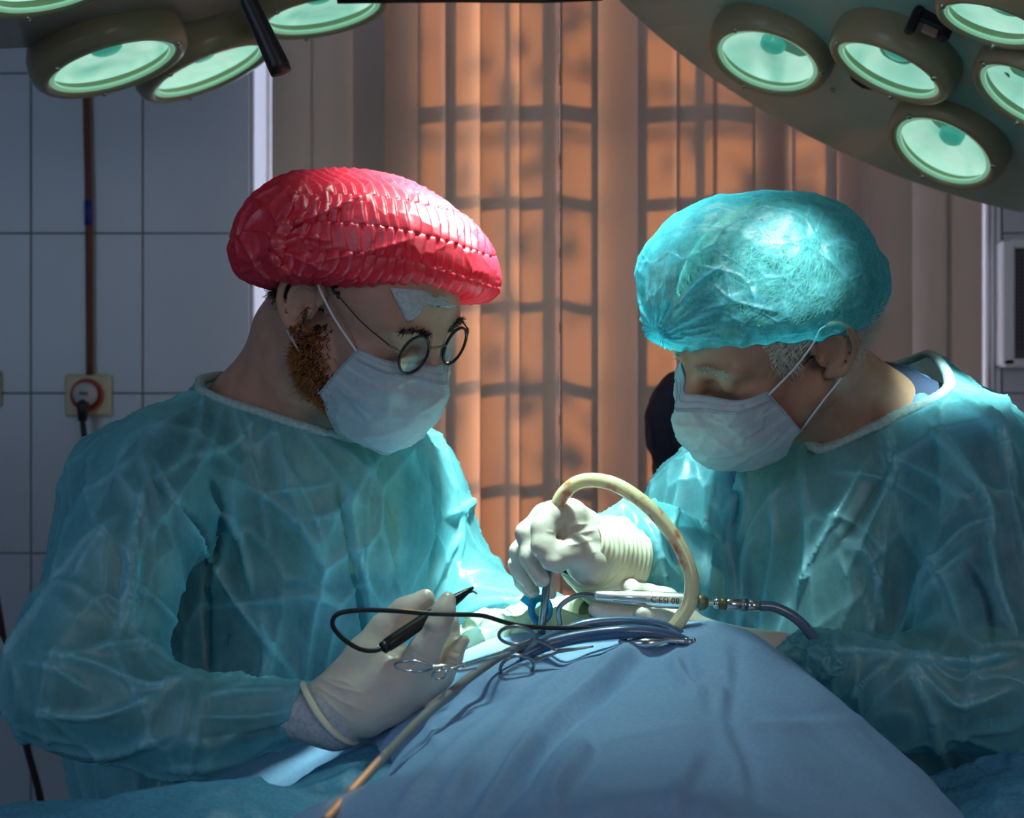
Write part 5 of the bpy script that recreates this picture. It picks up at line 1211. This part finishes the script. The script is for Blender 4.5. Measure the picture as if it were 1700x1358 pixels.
# ------------------------------------------------------------------ instruments on and over the drape
def hose(name, pts, rpx, m, label, cat, n=70, seg=14):
    p = spline([np.r_[P(*q[:3]), 0] for q in pts], n)[:, :3]
    return tag(MB().tube(p, rpx*pts[0][2]/F if np.isscalar(rpx) else rpx, seg).build(name, m), label, cat)
hose('suction_hose', [(535, 1370, 1.17), (620, 1275, 1.31), (700, 1192, 1.42), (770, 1132, 1.495), (840, 1084, 1.555), (885, 1066, 1.58)], 9.5, M['tube_grey'], 'grey hose running from the bottom edge up over the blue drape', 'hose')
hose('hose', [(862, 1092, 1.57), (900, 1073, 1.575), (960, 1058, 1.58), (1040, 1049, 1.58), (1095, 1053, 1.585), (1135, 1066, 1.59), (1165, 1085, 1.60)], 11.5, M['tube_blue'], 'thick dark blue hose arching over the top of the drape, lower of two', 'hose')
hose('hose', [(868, 1088, 1.60), (915, 1058, 1.60), (970, 1037, 1.605), (1035, 1031, 1.61), (1090, 1037, 1.61), (1130, 1054, 1.61), (1168, 1080, 1.615)], 9, M['tube_blue'], 'dark blue hose arching just above the other, upper of two', 'hose')
hose('catheter', [(1000, 1050, 1.595), (1025, 1045, 1.593), (1060, 1044, 1.593), (1090, 1047, 1.595)], 4, M['cream'], 'thin cream tube lying between the two blue hoses', 'tube', 30)
# yellowed silicone suction tube and the cannula it feeds
p = spline([P(*q) for q in ((920, 866, 1.668), (923, 846, 1.667), (934, 822, 1.664), (955, 803, 1.66), (985, 797, 1.655), (1025, 806, 1.645), (1070, 836, 1.635), (1108, 876, 1.63), (1135, 920, 1.625), (1148, 962, 1.622), (1144, 1002, 1.622), (1123, 1036, 1.622), (1096, 1064, 1.625))], 90)
tube_ = tag(MB().tube(p, 12.2*1.65/F, 18).build('suction_tube', M['silicone']), 'yellowed silicone suction tube with red streaks looping over the hands', 'tube')
MB().tube([P(924, 842, 1.6665), P(921, 856, 1.667), P(918, 870, 1.668)], [.0081, .0083, .0080], 14).build('tube_connector', mat('olive connector', (.42, .42, .20), .3), tube_)
MB().lathe([(.0045, 0), (.0062, .002), (.0062, .006), (.004, .008)], P(919, 866, 1.668), P(917, 882, 1.669)-P(919, 866, 1.668), 16).build('tube_ferrule', M['brass'], tube_)
tag(MB().tube(spline(Pts([(919, 872, 1.669), (916, 910, 1.672), (911, 950, 1.672), (905, 990, 1.672), (899, 1052, 1.68)]), 30), 6.6*1.67/F, 16).build('suction_cannula', M['steel_dark']), 'grey metal suction cannula gripped in the raised gloved hand', 'cannula')
# cyan ring retractor at the wound
t = np.linspace(0, 2*math.pi, 40); c_ = P(897, 1012, 1.70)
cy = MB().tube([c_+np.array([17*math.cos(a), 6*math.sin(a), 20*math.sin(a)])*1.7/F for a in t], .0028, 10, False)
cy_o = tag(cy.build('ring_clip', M['cyan_plastic']), 'bright cyan plastic ring around the cannula at the wound', 'ring')
MB().tube([c_+np.array([11*math.cos(a), 3+6*math.sin(a), 14*math.sin(a)])*1.7/F for a in t], .0016, 10, False).build('inner_ring', M['cyan_plastic'], cy_o)
MB().box(P(877, 1000, 1.70), (.017, .004, .0075), .001, rotp(38)).build('ring_tab', M['cyan_plastic'], cy_o, False)
MB().tube([P(891, 1026, 1.70), P(891, 1050, 1.705)], .0022, 8).build('ring_stem', M['cyan_plastic'], cy_o)
# pen and cable held by the left surgeon
a0, a1 = P(640, 1073, 1.530), P(762, 991, 1.572); ax_ = a1-a0; L_ = np.linalg.norm(ax_); k = 1.55/F
pen = tag(MB().lathe([(0, -.0005), (.0052, 0), (.0066, .002), (.0069, .010), (.0066, .04), (.0062, .062), (.0058, L_*.93), (.0048, L_), (.0030, L_*1.12), (.0012, L_*1.2), (0, L_*1.2)], a0, ax_, 24).build('cautery_pen', M['black_metal']), 'black electric scalpel pen in the left surgeon\'s gloved hand', 'pen')
MB().tube(spline(Pts([(779, 984, 1.578), (786, 982, 1.58), (792, 986, 1.58)]), 10), .0011, 8).build('electrode', M['steel_dark'], pen)
MB().lathe([(.0045, -.004), (.0060, -.003), (.0060, .001), (.0045, .001)], a0, ax_, 20).build('end_cap', M['black'], pen)
cb = MB().tube(spline(Pts([(641, 1073, 1.53), (622, 1080, 1.522), (596, 1077, 1.515), (567, 1058, 1.508), (552, 1036, 1.503), (562, 1019, 1.50), (600, 1013, 1.497), (655, 1014, 1.492), (705, 1018, 1.49), (755, 1020, 1.495), (800, 1022, 1.51), (835, 1032, 1.535), (870, 1040, 1.56), (930, 1043, 1.585), (985, 1044, 1.60), (1040, 1062, 1.61)]), 120), 4.0*k, 10)
tag(cb.build('cable', M['black']), 'thin black cable looping from the scalpel pen across to the hoses', 'cable')
# ring-handled clamps
def clamp(label, rings, shanks, jaws, r_, d, dark=False):
    e = empty('clamp', P(*jaws[0][0]), label, 'clamp'); m = M['steel_dark'] if dark else M['steel']
    for (cx, cy_, rx, ry, rot, dd) in rings:
        a = math.radians(rot); pts = []
        for q in np.linspace(0, 2*math.pi, 44):
            x, y = rx*math.cos(q), ry*math.sin(q); pts.append(P(cx+x*math.cos(a)-y*math.sin(a), cy_+x*math.sin(a)+y*math.cos(a), dd+.012*math.sin(q)))
        MB().tube(pts, r_, 10, False).build('finger_ring', m, e)
    for s_ in shanks: MB().tube(spline(Pts(s_), 24), r_*1.15, 10).build('shank', m, e)
    for s_ in jaws:
        n_ = 16; MB().tube(spline(Pts(s_), n_), list(np.linspace(r_*1.5, r_*.6, n_)), 10).build('jaw', m, e)
    return e
clamp('ring-handled steel clamp in front of the blue hoses, near the drape top', [(857, 1055, 29, 15, 2, 1.545), (858, 1108, 28, 19, -14, 1.53)], [[(884, 1060, 1.548), (905, 1068, 1.555), (925, 1080, 1.56)], [(884, 1098, 1.537), (905, 1090, 1.55), (925, 1082, 1.558)]],
      [[(920, 1081, 1.558), (950, 1078, 1.565), (985, 1073, 1.57)]], 3.0*k, 1.55, True)
clamp('slim steel clamp lying in front of the left surgeon\'s gloved hand', [(686, 1106, 31, 8.5, 3, 1.475), (729, 1121, 12, 7, -8, 1.47)], [[(716, 1107, 1.475), (740, 1105, 1.478), (770, 1105, 1.485)], [(738, 1116, 1.472), (752, 1110, 1.478), (770, 1104, 1.485)], [(735, 1109, 1.473), (760, 1114, 1.478), (790, 1110, 1.487)]],
      [[(766, 1104, 1.485), (810, 1090, 1.51), (862, 1072, 1.545)], [(768, 1106, 1.486), (815, 1094, 1.513), (850, 1082, 1.54)]], 2.2*k, 1.5)
e = MB().tube(spline(Pts([(1028, 1066, 1.585), (1045, 1066, 1.58), (1068, 1068, 1.575), (1090, 1066, 1.575), (1112, 1063, 1.58), (1156, 1066, 1.585)]), 30), [.0022]*6+[.0028+.0022*math.sin(i/13*3.14) for i in range(14)]+[.0026]*10, 12)
cl_ = tag(e.build('clamp', M['steel']), 'shiny steel clamp handle lying under the lower blue hose on the drape', 'clamp')
for x in (1120, 1136, 1148): MB().lathe([(.0025, 0), (.0036, .001), (.0036, .003), (.0025, .004)], P(x, 1064.5, 1.5825), (1, 0, -.03), 14).build('clamp_knurl', M['steel_dark'], cl_)
# surgical handpiece
h0, h1 = P(986, 989, 1.664), P(1262, 1006, 1.664); ax_ = h1-h0; L_ = np.linalg.norm(ax_); kk = 1.664/F
def seg_(x0, prof, name, m, parent=None, sg=32):
    return MB().lathe([(max(r*kk, 1e-5), (x-986)*kk) for x, r in prof], h0, ax_, sg).build(name, m, parent)
hp = tag(seg_(0, [(986, 0), (986, 7), (990, 8.5), (1020, 10), (1050, 12), (1075, 13.5), (1100, 13.8), (1135, 13.8), (1138, 13.2), (1141, 14), (1160, 14), (1160, 0)], 'surgical_handpiece', mat('brushed steel', (.80, .83, .78), .36, metal=1)), 'shiny metal surgical handpiece with a bent tip held in the lower gloved hand', 'handpiece')
for a in np.linspace(0, 2*math.pi, 10)[:-1]:
    u_ = np.cross(ax_/L_, [0, 1, 0]); w_ = np.cross(ax_/L_, u_); o_ = math.cos(a)*u_+math.sin(a)*w_
    MB().tube([h0+ax_/L_*((x-986)*kk)+o_*(r*kk) for x, r in ((1018, 9.8), (1048, 11.8), (1072, 13.2))], .0006, 6).build('grip_rib', M['steel_dark'], hp)
seg_(0, [(1158, 13), (1163, 14.5), (1170, 13), (1176, 8), (1176, 0)], 'end_knob', M['brass'], hp)
seg_(0, [(1172, 4), (1190, 4)], 'shaft', M['steel'], hp); seg_(0, [(1184, 0), (1185, 7), (1189, 9.5), (1193, 9), (1194, 6)], 'coupling_ball', M['steel'], hp)
seg_(0, [(1194, 6), (1195, 9.5), (1198, 10.5), (1205, 10.5), (1207, 9), (1207, 6)], 'coupling_nut', M['brass'], hp)
seg_(0, [(1206, 8), (1210, 9.5), (1230, 9.5), (1231, 8)], 'coupling_sleeve', M['steel'], hp); seg_(0, [(1230, 8), (1231, 11), (1241, 11), (1242, 8)], 'coupling_nut', M['steel_dark'], hp); seg_(0, [(1241, 8), (1242, 9.5), (1262, 9.5), (1262, 0)], 'coupling_sleeve', M['steel'], hp)
MB().tube(spline(Pts([(990, 989, 1.664), (968, 987, 1.666), (950, 992, 1.668), (932, 1004, 1.67), (927, 1016, 1.672), (929, 1032, 1.674), (930, 1050, 1.676)]), 40), 4.3*kk, 12).build('bent_tip', M['steel_dark'], hp)
tx = bpy.data.curves.new('engraving', 'FONT'); tx.body = 'C:ESI 08 09'; tx.size = 14*kk; tx.extrude = .00015; tx.align_x = 'CENTER'; tx.align_y = 'CENTER'; tx.materials.append(M['black'])
dg = bpy.context.evaluated_depsgraph_get(); to_ = bpy.data.objects.new('t', tx); sc.collection.objects.link(to_); bpy.context.view_layer.update()
tme = bpy.data.meshes.new_from_object(to_.evaluated_get(bpy.context.evaluated_depsgraph_get())); bpy.data.objects.remove(to_)
tc_ = h0+ax_/L_*((1112-986)*kk)+np.array([0, -14.2*kk, .0004]); tme.transform(Matrix.Translation(Vector(tc_)) @ Matrix.Rotation(math.atan2(17, 276), 4, 'Y') @ Matrix.Rotation(math.pi/2, 4, 'X'))
link('engraved_lettering', tme, M['black'], hp, False)
hose('handpiece_hose', [(1260, 1006, 1.664), (1285, 1008, 1.664), (1315, 1022, 1.664), (1340, 1045, 1.665), (1362, 1078, 1.67)], 9, mat('smoky clear hose', (.10, .17, .24), .15, coat=.6), 'smoky blue hose curving down from the handpiece to the drape', 'hose', 40)
